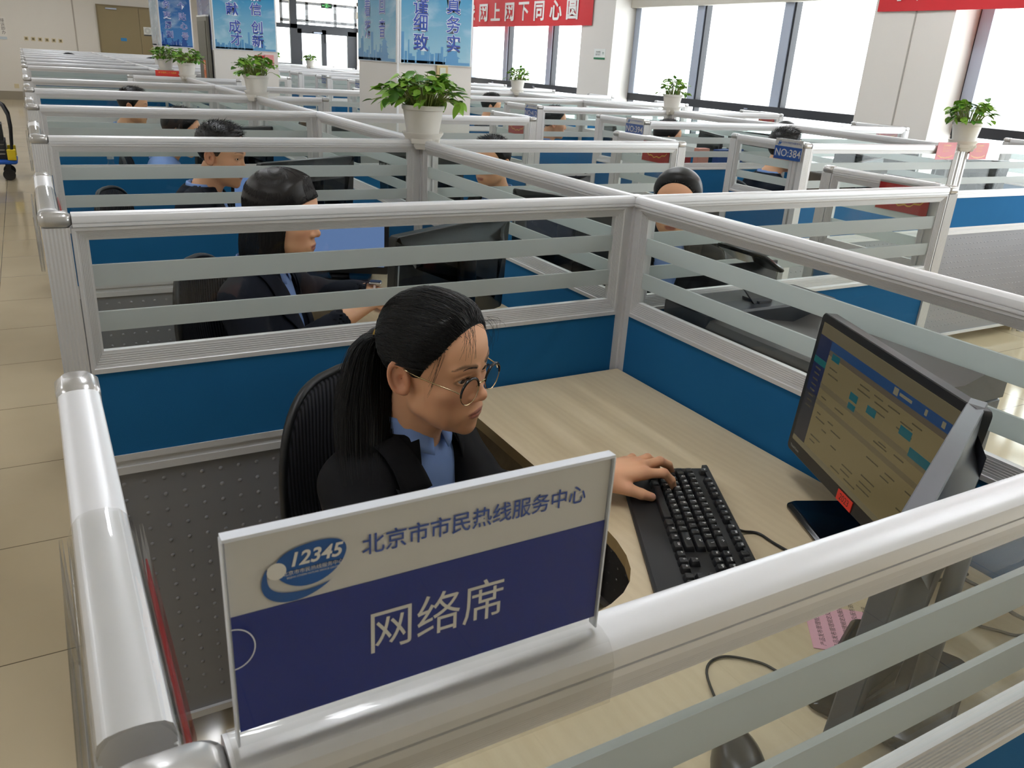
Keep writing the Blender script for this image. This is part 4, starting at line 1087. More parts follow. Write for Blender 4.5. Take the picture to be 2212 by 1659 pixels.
st = MB().add([p for p in [(T1 @ Vector((x,-0.0113,z)))[:] for x,z in ((0.06,-0.1365),(0.105,-0.1365),(0.105,-0.118),(0.06,-0.118))]], [(0,1,2,3)])
stk = MB().box(-0.020,0.030,-0.0116,-0.0100,-0.1375,-0.1185,T1).build('year_sticker', mat('red_sticker', (226,58,40), 0.6), m1)
text('2023', 0.0165, mat('sticker_ink', (60,20,16), 0.6), stk, T1 @ plane_matrix((0.005,-0.0118,-0.128),(1,0,0),(0,0,1)), bold=0.0)
text('ThinkVision', 0.0075, TAGM, m1, T1 @ plane_matrix((-0.198,-0.0105,-0.128),(1,0,0),(0,0,1)))
def tag_on(t, T, wlab):
    g = MB().box(-0.212,-0.196,0.0130,0.0145,-0.055,0.010,T).build('maker_tag', TAGM, t)
    text('Lenovo', 0.0155, mat('tag_ink', (25,25,28), 0.5), g, T @ plane_matrix((-0.204,0.0148,-0.022),(0,0,1),(1,0,0)), bold=0.0002)
m2, T2 = monitor('second monitor seen edge-on from behind, against the front partition of the near desk', SCR_OFF, GREYP, tilt=3, neckm=mat('grey_stand', (118,119,124), 0.4))
m2.location = (0.882,0.200,DESK_Z); m2.rotation_euler = (0,0,math.atan2(-0.407,-0.914))
PAGE_REFL = mat('lit_screen_blue', (20,20,22), 0.25, emit=(120,150,205), estr=0.42)  # for the added small monitors; emission imitates a screen page reflected in glass
pb, _ = monitor('added lit monitor imitating a reflected page', PAGE_REFL, w=0.36, h=0.21, lift=-0.075); pd, Td = monitor('dark monitor', SCR_OFF, SATIN, w=0.50, tilt=3); 
tgm = MB().box(0.222,0.240,0.0130,0.0145,0.0,0.068,Td).build('maker_tag', TAGM, pd)
text('Lenovo', 0.0175, mat('tag_ink', (25,25,28), 0.5), tgm, Td @ plane_matrix((0.231,0.0148,0.034),(0,0,1),(1,0,0)), bold=0.0002)
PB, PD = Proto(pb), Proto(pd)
ra, rb = math.atan2(-0.916,-0.401), math.atan2(-0.407,-0.914)
rc_ = math.atan2(-0.469,-0.883)
PB.put((0.86,2.42,DESK_Z), math.radians(-25), 'added small lit monitor imitating a pale blue page reflected in the glass, in front of the woman with loose hair')  # added monitor, imitates the near screen's page mirrored in the partition glass
PD.put((0.920,PITCH_Y+0.285,DESK_Z), rc_, 'dark monitor seen from behind through the glass, right of the ponytailed woman')
PD.put((0.920,2*PITCH_Y+0.285,DESK_Z), rc_, 'dark monitor seen from behind, right of the man in the black suit')
PB.put((0.90,3.46,DESK_Z), math.radians(-25), 'added small lit monitor imitating a reflected pale page, in front of the man in the black suit')  # second added copy, in place of a bluish reflected page
PD.put((0.92,3*PITCH_Y+0.285,DESK_Z), rc_, 'dark monitor seen from behind, in the fourth cubicle back')
PD.put((2*WX-1.06,1*PITCH_Y+0.60,DESK_Z), -ra, 'black monitor just right of the spine, beside the plain post')
PD.put((2*WX-1.08,2*PITCH_Y+0.50,DESK_Z), -ra, 'black monitor behind the large pot plant, right of the spine')
PD.put((2*WX-1.08,3*PITCH_Y+0.50,DESK_Z), -ra, 'black monitor right of the spine, third row back')
PD.put((BX0+1.02,BY0+0.50,DESK_Z), ra, 'black monitor in the first cubicle of the far block, near the pink tag')
PD.put((BX0+1.02,BY0+SPB+0.50,DESK_Z), ra, 'black monitor in the NO:394 cubicle')
PD.put((BX0+1.02,BY0+2*SPB+0.50,DESK_Z), ra, 'black monitor right of the tall post beside the far NO:412 tag')
PD.put((BX0+0.80,BY0+0.22,DESK_Z), rb, 'dark monitor seen from behind in the NO:384 cubicle, below the pink tag')
PD.put((BX0+2*WX-0.80,BY0+0.22,DESK_Z), -rb, 'dark monitor seen from behind at the right picture edge, below the red tag')
PD.put((BX0+2*WX-1.00,BY0+0.75,DESK_Z), -ra, 'black monitor in the first window-side cubicle of the far block')
PD.put((BX0+2*WX-1.00,BY0+SPB+0.55,DESK_Z), -ra, 'black monitor in the second window-side cubicle of the far block')
# ================================================================== keyboard
KX = Vector((-0.478,-0.878,0)); KY = Vector((0.878,-0.478,0)); KO = Vector((0.9135,0.8240,DESK_Z))   # front left corner of the keyboard on the desk
kM = Matrix(((KX.x,KY.x,0,KO.x),(KX.y,KY.y,0,KO.y),(0,0,1,KO.z),(0,0,0,1)))
KEYM = mat('black_keycap', (26,26,28), 0.38, bump=0.1, bscale=2000); KBODY = mat('black_keyboard_case', (20,20,22), 0.5); LEG = mat('white_legend', (215,215,215), 0.6)
def keyboard(label):
    t = thing('keyboard', label, 'keyboard'); kw, kd = 0.455, 0.174
    c = MB(); sec = [(0.0,0.003),(0.0,0.008),(0.004,0.011),(0.045,0.0145),(kd-0.012,0.021),(kd-0.012,0.028),(kd-0.003,0.029),(kd,0.026),(kd,0.012),(kd-0.02,0.003)]
    c.loft([[(x,y,z) for y,z in sec] for x in (0,kw)]); 
    for x in (0.03,kw-0.05): c.box(x,x+0.02,kd-0.016,kd-0.008,0.0,0.014)
    for x in (0.03,kw-0.05): c.box(x,x+0.02,0.01,0.018,0.0,0.006)
    c.build('case', KBODY, t, smooth=30)
    u = 0.0188; x0 = 0.0125; y0 = 0.0475; sl = (0.021-0.0145)/(kd-0.057)
    def zt(y): return 0.0145+(y-0.045)*sl
    caps = {}
    def key(cx, cy, w, leg=None, size=0.0078, kind='key'):
        k = round(w,3)
        if k not in caps:
            b = MB(); hw, hd = w*u/2-0.0010, u/2-0.0010
            b.loft([[(x,y,z) for x,y in rrect(-hw+i, hw-i, -hd+i+0.0, hd-i, 0.0018, 2)] for i, z in ((0,0.0),(0.0004,0.002),(0.0022,0.0085),(0.0030,0.0092))])
            caps[k] = b.mesh('key', KEYM, 35)
        o = link('key', caps[k], t, loc=(cx,cy,zt(cy)))
        o.rotation_euler = (math.atan(sl),0,0)
        if leg: text(leg, size, LEG, o, Matrix.Translation((-0.0012 if len(leg) == 1 else 0,0.0018,0.0094)), 'legend', bold=0.0002, res=2)
    rowsk = [('`1234567890-=', [2.0], 0.0), ('QWERTYUIOP[]', [1.5,1.5], 1), ('ASDFGHJKL;\'', [1.75,2.25], 2), ('ZXCVBNM,./', [2.25,2.75], 3)]
    Y = lambda r: y0+(4-r)*u+u/2
    x = x0
    for ch in '`1234567890-=': key(x+u/2, Y(0), 1, ch); x += u
    key(x+u, Y(0), 2, '\u2190')
    key(x0+0.75*u, Y(1), 1.5); x = x0+1.5*u
    for ch in 'QWERTYUIOP[]': key(x+u/2, Y(1), 1, ch); x += u
    key(x+0.75*u, Y(1), 1.5, '\\')
    key(x0+0.875*u, Y(2), 1.75); x = x0+1.75*u
    for ch in 'ASDFGHJKL;\'': key(x+u/2, Y(2), 1, ch); x += u
    key(x+1.125*u, Y(2), 2.25, '\u21b5')
    key(x0+1.125*u, Y(3), 2.25); x = x0+2.25*u
    for ch in 'ZXCVBNM,./': key(x+u/2, Y(3), 1, ch); x += u
    key(x+1.375*u, Y(3), 2.75, '\u21e7')
    x = x0
    for w, l in ((1.25,None),(1.25,None),(1.25,None),(6.25,None),(1.25,None),(1.25,'\u229e'),(1.25,'\u25a4'),(1.25,'Ctrl')): key(x+w*u/2, Y(4), w, l, 0.005); x += w*u
    yf = y0+5*u+0.010+u/2
    key(x0+u/2, yf, 1, 'Esc', 0.0045)
    for g in range(3):
        for k in range(4): key(x0+(2+k+g*4.5)*u+u/2, yf, 1, 'F%d' % (g*4+k+1), 0.0048)
    xn = x0+15.25*u
    for k in range(3):
        key(xn+k*u+u/2, yf, 1); key(xn+k*u+u/2, Y(0), 1, ('Ins','Home','PgUp')[k], 0.0042); key(xn+k*u+u/2, Y(1), 1, ('Del','End','PgDn')[k], 0.0042); key(xn+k*u+u/2, Y(4), 1, '\u2190\u2193\u2192'[k], 0.006)
    key(xn+1.5*u, Y(3), 1, '\u2191', 0.006)
    b = MB(); xn2 = xn+3.25*u
    for r in range(5):
        for k in range(4):
            cx, cy = xn2+k*u+u/2, Y(r)
            b.loft([[(cx+x,cy+y,zt(cy)+z) for x,y in rrect(-u/2+0.001+i, u/2-0.001-i, -u/2+0.001+i, u/2-0.001-i, 0.0018, 2)] for i, z in ((0,0),(0.0022,0.0085),(0.003,0.0092))])
    b.build('number_pad', KEYM, t, smooth=35)['kind'] = 'stuff'
    return t
kb = keyboard('black full-size keyboard under the hand of the ponytailed woman'); kb.matrix_basis = kM
# ---- mouse, cables, paper
ms = thing('computer_mouse', 'dark grey computer mouse on the near desk, behind the frosted bands', 'mouse', (0.600,0.170,DESK_Z), math.radians(-35))
b = MB(); b.loft([[(x*k,y*k,z) for x,y in [(0.031*math.cos(a)*(1-0.12*math.sin(a)),0.056*math.sin(a)) for a in np.linspace(0,2*math.pi,29)[:-1]]] for k, z in ((0.94,0.0),(1.0,0.006),(0.97,0.016),(0.86,0.027),(0.62,0.035),(0.3,0.0375))]); b.build('shell', mat('mouse_grey', (52,50,48), 0.3), ms, smooth=50)
MB().cyl((-0.003,0.030,0.0335),(0.003,0.030,0.0335),0.007,12).build('scroll_wheel', BLKP, ms, smooth=50)
def cable(label, pts, r=0.0022, m=BLKP, name='cable'):
    pts = [Vector(p) for p in pts]; out = []
    for i in range(len(pts)-1):
        p0, p1, p2, p3 = pts[max(i-1,0)], pts[i], pts[i+1], pts[min(i+2,len(pts)-1)]
        for k in range(8):
            u = k/8; out.append(0.5*((2*p1)+(-p0+p2)*u+(2*p0-5*p1+4*p2-p3)*u*u+(-p0+3*p1-3*p2+p3)*u**3))
    out.append(pts[-1]); o = MB().tube(out, r, 8).build(name, m, smooth=60); return tag(o, label, 'cable')
zc = DESK_Z+0.003
cable('black keyboard cable leaving the rear edge of the near keyboard', [(0.962,0.548,DESK_Z+0.018),(0.985,0.553,zc+0.002),(1.007,0.539,zc),(1.01,0.493,zc),(1.03,0.40,zc),(1.10,0.33,zc),(1.24,0.30,zc)], 0.0026)
cable('thin black mouse cable running under the frosted band', [(0.632,0.216,zc+0.006),(0.68,0.31,zc),(0.722,0.326,zc),(0.761,0.295,zc),(0.775,0.263,zc),(0.80,0.26,zc)], 0.0018)
cable('grey cable curling behind the edge-on monitor', [(0.96,0.26,zc),(0.993,0.205,zc),(1.009,0.166,zc),(1.05,0.145,zc),(1.15,0.15,zc),(1.25,0.11,zc)], 0.0026, mat('grey_cable', (90,86,82), 0.5))
cable('grey cable beside the blue spine panel', [(1.258,0.40,zc),(1.224,0.306,zc),(1.223,0.258,zc),(1.206,0.196,zc),(1.24,0.12,zc)], 0.0030, MATS['grey_cable'])
cable('thin grey cable looping over the right desk corner', [(1.05,0.31,zc),(1.106,0.237,zc),(1.139,0.192,zc),(1.168,0.166,zc),(1.25,0.17,zc)], 0.0022, MATS['grey_cable'])
pp = thing('paper_note', 'pink printed paper note lying on the near desk', 'paper', (0.857,0.285,DESK_Z+0.0006), math.atan2(-0.64,0.77))
MB().box(0,0.150,0,0.105,0,0.0008).build('sheet', mat('pink_paper', (232,176,190), 0.8, noise=0.03, nscale=20), pp)
INK = mat('black_ink', (50,40,44), 0.8)
for k in range(6): text('\u4ea7\u54c1\u53d1\u5e03\u7ba1\u7406\u89c4\u5b9a\u53ca\u670d\u52a1\u8bf4\u660e'[:13-(k%3)], 0.0092, INK, pp, Matrix.Translation((0.010+0.019*k+0.006,0.008,0.0010)) @ Matrix.Rotation(H90,4,'Z'), align='LEFT', res=2)
# ================================================================== office chairs
MESHB = mat('black_mesh_fabric', (20,20,23), 0.75, spec=0.3)
_nt = MESHB.node_tree; _tc = _nt.nodes.new('ShaderNodeTexCoord'); _wv = _nt.nodes.new('ShaderNodeTexWave'); _wv.bands_direction = 'X'; _wv.inputs['Scale'].default_value = 26; _wv.inputs['Distortion'].default_value = 0.3
_bp = _nt.nodes.new('ShaderNodeBump'); _bp.inputs['Strength'].default_value = 0.9; _bp.inputs['Distance'].default_value = 0.004
_rp = _nt.nodes.new('ShaderNodeValToRGB'); _rp.color_ramp.elements[0].color = lin((10,10,12))+(1,); _rp.color_ramp.elements[1].color = lin((52,52,58))+(1,)
_nt.links.new(_tc.outputs['Object'], _wv.inputs['Vector']); _nt.links.new(_wv.outputs['Fac'], _bp.inputs['Height']); _nt.links.new(_wv.outputs['Fac'], _rp.inputs['Fac'])
_nt.links.new(_bp.outputs['Normal'], _nt.nodes['Principled BSDF'].inputs['Normal']); _nt.links.new(_rp.outputs['Color'], _nt.nodes['Principled BSDF'].inputs['Base Color'])
def chair(label):
    """sitter faces +y; origin on the floor under the seat"""
    t = thing('office_chair', label, 'chair')
    def bk(u, v, off): # u -1..1 across, v 0..1 up
        hw = 0.205*(1-0.06*v) ; z = 0.55+0.425*v
        return (u*hw, -0.245-0.035*v+0.05*u*u+off-0.02*math.sin(math.pi*v), z)
    def outline(th):
        # superellipse in (u,v)
        c, s = math.cos(th), math.sin(th); e = 0.62 if s > 0 else 0.45
        return (math.copysign(abs(c)**e, c), 0.5+0.5*math.copysign(abs(s)**e, s))
    n = 48; rim = [outline(2*math.pi*k/n) for k in range(n)]
    rings = []
    for off, k in ((0.012,0.0),(0.014,0.4),(0.014,0.8),(0.010,0.95),(0.0,0.985),(-0.010,0.95),(-0.014,0.8),(-0.014,0.4),(-0.012,0.0)):
        rings.append([bk(u*max(k,0.02), 0.5+(v-0.5)*max(k,0.02), off) for u,v in rim])
    MB().loft(rings).build('backrest', MESHB, t, smooth=60)
    MB().tube([bk(u,v,0.0) for u,v in rim]+[bk(*rim[0],0.0)], 0.008, 8).build('back_frame', BLKP, t, smooth=60)
    s = MB(); s.loft([[(x*k,y*k-0.02,z) for x,y in rrect(-0.24,0.24,-0.22,0.24,0.10,6)] for k, z in ((0.90,0.435),(1.0,0.455),(1.0,0.475),(0.94,0.492),(0.6,0.498))]); s.build('seat', mat('black_seat_cloth', (22,22,25), 0.9, bump=0.2, bscale=600), t, smooth=60)
    MB().tube([(0,-0.06,0.43),(0,-0.27,0.44),(0,-0.30,0.52),(0,-0.285,0.72)], 0.022, 8).build('back_bracket', BLKP, t, smooth=60)
    MB().cyl((0,-0.02,0.10),(0,-0.02,0.435),0.026,14).build('gas_column', BLKP, t, smooth=40)
    for sgn in ():
        MB().tube([(sgn*0.20,-0.05,0.44),(sgn*0.285,-0.05,0.47),(sgn*0.29,-0.05,0.66)], 0.016, 8).tube([(sgn*0.29,-0.19,0.67),(sgn*0.29,0.08,0.67)], 0.022, 8).build('armrest', BLKP, t, smooth=60)
    for k in range(5):
        a = 2*math.pi*k/5+0.3; c, s_ = math.cos(a), math.sin(a)
        l = MB().tube([(0.02*c,0.02*s_-0.02,0.105),(0.30*c,0.30*s_-0.02,0.075)], [0.024,0.015], 8).build('base_arm', BLKP, t, smooth=60)
        MB().cyl((0.30*c-0.012*s_,0.30*s_-0.02+0.012*c,0.03),(0.30*c+0.012*s_,0.30*s_-0.02-0.012*c,0.03),0.030,14).cyl((0.30*c,0.30*s_-0.02,0.03),(0.30*c,0.30*s_-0.02,0.072),0.008,8).build('castor', BLKP, l, smooth=40)
    return t
CH = Proto(chair('chair'))
def sit_chair(x, y, heading, label): CH.put((x,y,0), heading-H90, label, 'black office chairs')
# ================================================================== seated people and their chairs
fw = (math.cos(HD), math.sin(HD))
sit_chair(NB_W[0]+0.085*fw[0]+0.02, NB_W[1]+0.085*fw[1], HD, 'black ribbed mesh office chair of the ponytailed woman')
def at_head(head, heading, hy, hp_, hr, nzoff=0):
    """neck base that puts the head centre at the given world point"""
    f = facing(heading+hy, hp_, hr); return A(head)+f@A(NECK_BASE)+A((0,0,0.025))
def sitter(head, heading, label, look=(0,0.08,0), chairlab=None, k_chair=0.07, **k):
    nb = at_head(head, heading, look[0], look[1], look[2])
    r = seated(label, (nb[0],nb[1],0), heading, nb[2], head=look, **k)
    cb = k_chair; 
    if chairlab: sit_chair(nb[0]+cb*math.cos(heading), nb[1]+cb*math.sin(heading), heading, chairlab)
    return r
R_ = math.radians
ARM = [((-0.22,0.12,-0.27),(-0.10,0.40,-0.215),(0.05,1,-0.05)), ((0.21,0.14,-0.28),(0.12,0.38,-0.215),(-0.1,1,-0.05))]
def about(nb, h, p):
    f = (math.cos(h), math.sin(h)); d = [p[i]-nb[i] for i in range(3)]
    return (d[0]*math.sin(h)-d[1]*math.cos(h), d[0]*f[0]+d[1]*f[1], d[2])
_nb2 = at_head((0.565,1.985,1.115), R_(-30), R_(-4), 0.10, 0.0); WW = about(_nb2, R_(-30), (0.865,2.085,0.846)); WE = about(_nb2, R_(-30), (0.735,2.25,0.81)); WR = about(_nb2, R_(-30), (0.70,1.86,0.842)); WRE = about(_nb2, R_(-30), (0.45,1.80,0.74))
w2, Rh2, hp2, toH2 = sitter((0.565,1.985,1.115), R_(-30), 'woman in a black suit with loose shoulder-length hair, seated behind the first glass partition', look=(R_(-4),0.10,0.0), chairlab='black mesh office chair of the woman with loose hair',
    arms=[(WE, WW, (0.45,1,-0.1)), (WRE, WR, None)], outfit=('jacket',NAVY), hair='bob', hres=0.003, hairmat=M_HAIRB)
nb = at_head((0.565,1.985,1.115), R_(-30), R_(-4), 0.10, 0.0)
# wristwatch on her left wrist
wt = thing('wristwatch', 'square smartwatch on the left wrist of the woman with loose hair', 'watch', (nb[0],nb[1],nb[2]), R_(-30)-H90)
wc = Vector(WW)+Vector((0.004,0.012,0.004)); wr = MB(); wr.tube([wc+Vector((0.028*math.cos(a),0,0.026*math.sin(a))) for a in np.linspace(0,2*math.pi,25)], 0.0042, 6); wr.build('strap', mat('pink_strap', (222,196,186), 0.6), wt, smooth=60)
MB().bbox(-0.017,0.017,-0.020,0.020,0.024,0.034,0.007,4,Matrix.Translation(wc)).build('case', mat('watch_silver', (214,208,204), 0.2, metal=0.9), wt, smooth=40); MB().bbox(-0.0145,0.0145,-0.0175,0.0175,0.034,0.0352,0.006,4,Matrix.Translation(wc)).build('display', GLOSSB, wt)
sitter((0.645,3.25,1.133), R_(-24), 'man in a black suit with spiky short hair, seated in the third cubicle', look=(R_(-8),0.16,0.02), chairlab='black mesh office chair of the man with spiky hair', k_chair=-0.12, arms=ARM, outfit=('jacket',NAVY), hair='short', hres=0.003, w=1.06)
p4 = sitter((0.690,4.60,1.095), R_(-10), 'person in a pale blue shirt and a headset, seated in the fourth cubicle', look=(0,0.25,0.0), chairlab='black mesh office chair of the person with the headset', arms=ARM, outfit=('shirt',SHIRT), hair='short', hres=0.004, bres=0.012, w=1.05)
hs = thing('headset', 'black telephone headset worn by the person in the pale blue shirt', 'headset'); toH4 = p4[3]; hs.matrix_basis = Matrix.LocRotScale(Vector((p4[0].location.x,p4[0].location.y,0)), Euler((0,0,R_(-10)-H90)), None)
MB().tube([toH4(A((0.088*math.cos(a),-0.005,0.142*math.sin(a)+0.0))) for a in np.linspace(0,math.pi,21)], 0.005, 6).build('headband', BLKP, hs, smooth=60)
for s in (-1,1): MB().tube([toH4(A((s*0.080,-0.005,-0.002))), toH4(A((s*0.098,-0.005,-0.002)))], 0.030, 14).build('ear_cup', BLKP, hs, smooth=40)
MB().tube([toH4(A(p)) for p in ((0.092,0.0,-0.01),(0.080,0.06,-0.05),(0.045,0.105,-0.07))], 0.003, 6).build('microphone_boom', BLKP, hs, smooth=60)
sitter((0.640,6.38,1.105), R_(-12), 'man in a dark grey jacket with cropped hair, seated in the fifth cubicle', look=(0,0.12,0), arms=ARM, outfit=('jacket',GREYJ), hair='short', hres=0.004, bres=0.014, w=1.08, legs=False)
sitter((0.690,16.3,1.145), R_(-12), 'person far down the left rows, only a dark crown of hair showing', arms=ARM, outfit=('jacket',NAVY), hair='short', hres=0.005, bres=0.018, legs=False)
sitter((1.99,16.2,1.145), R_(195), 'person far back beside the white plant pots, only black hair showing', arms=ARM, outfit=('jacket',NAVY), hair='short', hres=0.005, bres=0.018, legs=False)
sitter((2.035,2.04,1.098), R_(222), 'person with hair combed back and forehead showing, behind the right cross partition', look=(0,0.05,0), chairlab='black office chair behind the person with combed-back hair', arms=ARM, outfit=('jacket',SUIT), hair='updo', hres=0.0034, bres=0.010)
sitter((2.00,3.42,1.075), R_(200), 'person right of the large plant, top of the head showing over the rail', arms=ARM, outfit=('jacket',SUIT), hair='short', hres=0.005, bres=0.018, legs=False)
sitter((3.88,3.27,1.155), R_(-20), 'man in a dark suit seated behind the NO:384 tag', look=(0,0.1,0), chairlab='black office chair behind the NO:384 tag', arms=ARM, outfit=('jacket',NAVY), hair='short', hres=0.004, bres=0.012, w=1.08)
sitter((3.86,4.32,1.115), R_(-20), 'person beside the NO:394 tag under the middle white plant pot', arms=ARM, outfit=('jacket',NAVY), hair='short', hres=0.005, bres=0.018, legs=False)
sitter((3.66,5.50,1.120), R_(-20), 'person seated behind the NO:412 tag', arms=ARM, outfit=('jacket',NAVY), hair='short', hres=0.005, bres=0.018, legs=False)
sitter((3.96,7.15,1.135), R_(-20), 'person beyond the NO:412 tag, right of the near poster column', arms=ARM, outfit=('jacket',NAVY), hair='short', hres=0.005, bres=0.018, legs=False)
sitter((5.06,4.36,1.125), R_(200), 'person with tied-up hair on the window half of the far block', arms=ARM, outfit=('jacket',NAVY), hair='updo', hres=0.005, bres=0.018, legs=False)
# ================================================================== desk signs and tags
ACR = thin_glass('clear_acrylic', (0.97,0.97,0.965), 1.0); PAPERW = mat('white_card', (220,218,216), 0.55); SBLUE = mat('royal_blue_print', (10,44,138), 0.45); WINK = mat('white_print', (232,230,226), 0.5); BINK = mat('blue_ink', (54,86,170), 0.5)
LOGOB = mat('logo_blue', (20,92,170), 0.5)
def logo(parent, M, s, small=True):
    """speech-bubble ellipse with a swoosh under it, number on top; s = width"""
    e = MB(); n = 40
    pts = []
    for k in range(n):
        a = 2*math.pi*k/n; x = 0.40*math.cos(a); y = 0.27*math.sin(a)+0.16*x*0.55
        pts.append((s*(0.08+x), s*(0.06+y+0.03*math.cos(2*a)), 0.0))
    e.add(pts, [tuple(range(n))]); e.build('logo_bubble', LOGOB, parent, M=M @ Matrix.Translation((0,0,0.0003)))
    w = MB(); out = []; inn = []
    for k in range(24):
        u = k/23; a = math.radians(150+165*u); out.append((s*(0.0+0.47*math.cos(a)), s*(-0.02+0.37*math.sin(a)+0.10*math.cos(a)), 0)); th = 0.13*math.sin(math.pi*min(1,u*1.0+0.04))**0.8
        inn.append((out[-1][0]+s*th*0.55*(-math.cos(a)+0.5), out[-1][1]+s*th*(-math.sin(a)), 0))
    for k in range(23): w.add([out[k],out[k+1],inn[k+1],inn[k]], [(0,1,2,3)])
    w.build('logo_swoosh', LOGOB, parent, M=M @ Matrix.Translation((0,0,0.0002)))
    r = MB(); c = (s*-0.30, s*0.03)
    for k in range(24):
        a0, a1 = 2*math.pi*k/24, 2*math.pi*(k+1)/24; ro, ri = s*0.105, s*0.0
        r.add([(c[0],c[1],0),(c[0]+ro*math.cos(a0),c[1]+ro*math.sin(a0),0),(c[0]+ro*math.cos(a1),c[1]+ro*math.sin(a1),0)], [(0,1,2)])
    r.build('logo_dot', WINK, parent, M=M @ Matrix.Translation((0,0,0.0004)))
    text('12345', s*0.24, WINK, parent, M @ Matrix.Translation((s*0.12,s*0.125,0.0006)), bold=s*0.006, shear=0.25)
    if small:
        text('\u5317\u4eac\u5e02\u5e02\u6c11\u70ed\u7ebf\u670d\u52a1\u4e2d\u5fc3', s*0.062, WINK, parent, M @ Matrix.Translation((s*0.10,s*-0.030,0.0006)), res=2)
        text('BEIJING CITIZEN HOTLINE SERVICE CENTER', s*0.030, WINK, parent, M @ Matrix.Translation((s*0.10,s*-0.085,0.0006)), res=2)
CENTER = '\u5317\u4eac\u5e02\u5e02\u6c11\u70ed\u7ebf\u670d\u52a1\u4e2d\u5fc3'
def saddle(b, x0, x1, h0, th=0.0020, w=0.0192):
    """clear U bent over a rail that runs along x"""
    o = [(-w,h0),(-w,1.2475),(-w+0.003,1.2545),(-0.012,1.2600),(-0.0045,1.2622),(0.0045,1.2622),(0.012,1.2600),(w-0.003,1.2545),(w,1.2475),(w,h0)]
    i = [(y*(1-th/abs(w)) if abs(y) > w*0.9 else y*0.93, z-th if abs(y) < w*0.9 else z) for y, z in o]
    b.loft([[(x,y,z) for y, z in o+i[::-1]] for x in (x0,x1)])
sg = thing('name_sign', 'clear acrylic sign reading 12345 and \u7f51\u7edc\u5e2d, clipped on the front rail in the foreground', 'sign')
cx0, cx1, cz0, cz1 = 0.0400, 0.2285, 1.2690, 1.3660
MB().box(cx0, cx1, -0.0012, 0.0012, cz0, cz1).build('card', PAPERW, sg)
MB().box(cx0, cx1, -0.00155, -0.0012, cz0, 1.3300).build('blue_band', SBLUE, sg)
a = MB()
for y0, y1 in ((-0.0030,-0.0019),(0.0019,0.0030)): a.box(cx0-0.0010, cx1+0.0010, y0, y1, 1.2622, cz1+0.0008)
edge_ = MB().box(cx0-0.0012, cx1+0.0012, -0.0030, 0.0030, cz1+0.0008, cz1+0.0024).box(cx0-0.0016, cx0-0.0006, -0.0030, 0.0030, 1.2622, cz1+0.0008).box(cx1+0.0006, cx1+0.0016, -0.0030, 0.0030, 1.2622, cz1+0.0008); edge_.build('acrylic_rim', mat('acrylic_edge', (224,228,236), 0.3), sg)
a.build('acrylic_pocket', thin_glass('sign_acrylic', (0.975,0.975,0.97), 0.4), sg)
s_ = MB(); saddle(s_, cx0-0.004, cx1+0.004, 1.222); s_.build('acrylic_saddle', ACR, sg, smooth=30)
FM = lambda x, z, y=-0.0017: plane_matrix((x,y,z),(1,0,0),(0,0,1))
text(CENTER, 0.0112, BINK, sg, FM(0.1555,1.3488), bold=0.00012, sx=0.96, spacing=1.0)
text('\u7f51\u7edc\u5e2d', 0.0258, WINK, sg, FM(0.1345,1.2998), bold=0.0, sx=0.94)
logo(sg, FM(0.0710,1.3462,-0.0016), 0.0385)
ar = MB()
for k in range(20):
    a0, a1 = math.radians(-90+9*k), math.radians(-90+9*(k+1)); c = (cx0-0.0006,1.3150)
    ar.add([(c[0]+r*math.cos(t_)*0.95, -0.0032, c[1]+r*math.sin(t_)*1.05) for r, t_ in ((0.0094,a0),(0.0100,a0),(0.0100,a1),(0.0094,a1))], [(0,1,2,3)])
ar.build('thumb_notch', mat('acrylic_edge', (224,228,236), 0.3), sg)
# clear saddle with a red card on the left rail
def clip_y(label, x, y0, y1, red=True, loc=None, txt='\u5b66\u4e60\u515a\u7684\u4e8c\u5341\u5927', drop=0.10, side_=1, rtop=1.2380):
    """saddle over a rail that runs along y, with a card pocket hanging down"""
    t = thing('rail_clip', label, 'sign', (x,y0,0), H90); L = y1-y0
    b = MB(); saddle(b, 0, L, 1.2475-drop*0.0-0.02, w=0.0192)
    for s in (-1, 1): b.box(0, L, s*0.0192-0.0010, s*0.0192+0.0010, 1.2475-drop, 1.2450); b.box(0, L, s*0.0240-0.0010, s*0.0240+0.0010, 1.2475-drop, 1.2450)
    b.box(0, L, -0.0250, -0.0182, 1.2475-drop-0.002, 1.2475-drop); b.box(0, L, 0.0182, 0.0250, 1.2475-drop-0.002, 1.2475-drop)
    b.build('acrylic_saddle', ACR, t, smooth=30)
    if red:
        for s in ((-1,1) if side_ == 0 else (side_,)):
            q = MB().box(0.002, L-0.002, s*0.0216-0.0006, s*0.0216+0.0006, 1.2475-drop+0.001, rtop).build('red_card', mat('red_card', (176,30,36), 0.5), t)
            M = plane_matrix((L/2, s*0.0216+s*0.0008, 1.2475-drop*0.36),(-s,0,0),(0,0,1))
            if txt: text(txt, 0.018, mat('gold_print', (226,176,74), 0.5), q, M, bold=0.0002)
            if txt:
                w = MB(); n = 14
                for k in range(n): 
                    xa, xb = -L*0.4+L*0.8*k/n, -L*0.4+L*0.8*(k+1)/n; f_ = lambda x: -drop*0.42+drop*0.22*abs(x/(L*0.4))**2+0.004*math.sin(x*160)
                    w.add([(xa,f_(xa),0.0003),(xb,f_(xb),0.0003),(xb,f_(xb)+0.005,0.0003),(xa,f_(xa)+0.005,0.0003)], [(0,1,2,3)])
                w.build('gold_ribbon', MATS['gold_print'], q, M=M)
    return t
clip_y('long clear sign holder over the left rail beside the near desk, red card edge inside', 0.0, 0.030, 0.237, True, txt=None, side_=-1, rtop=1.218)
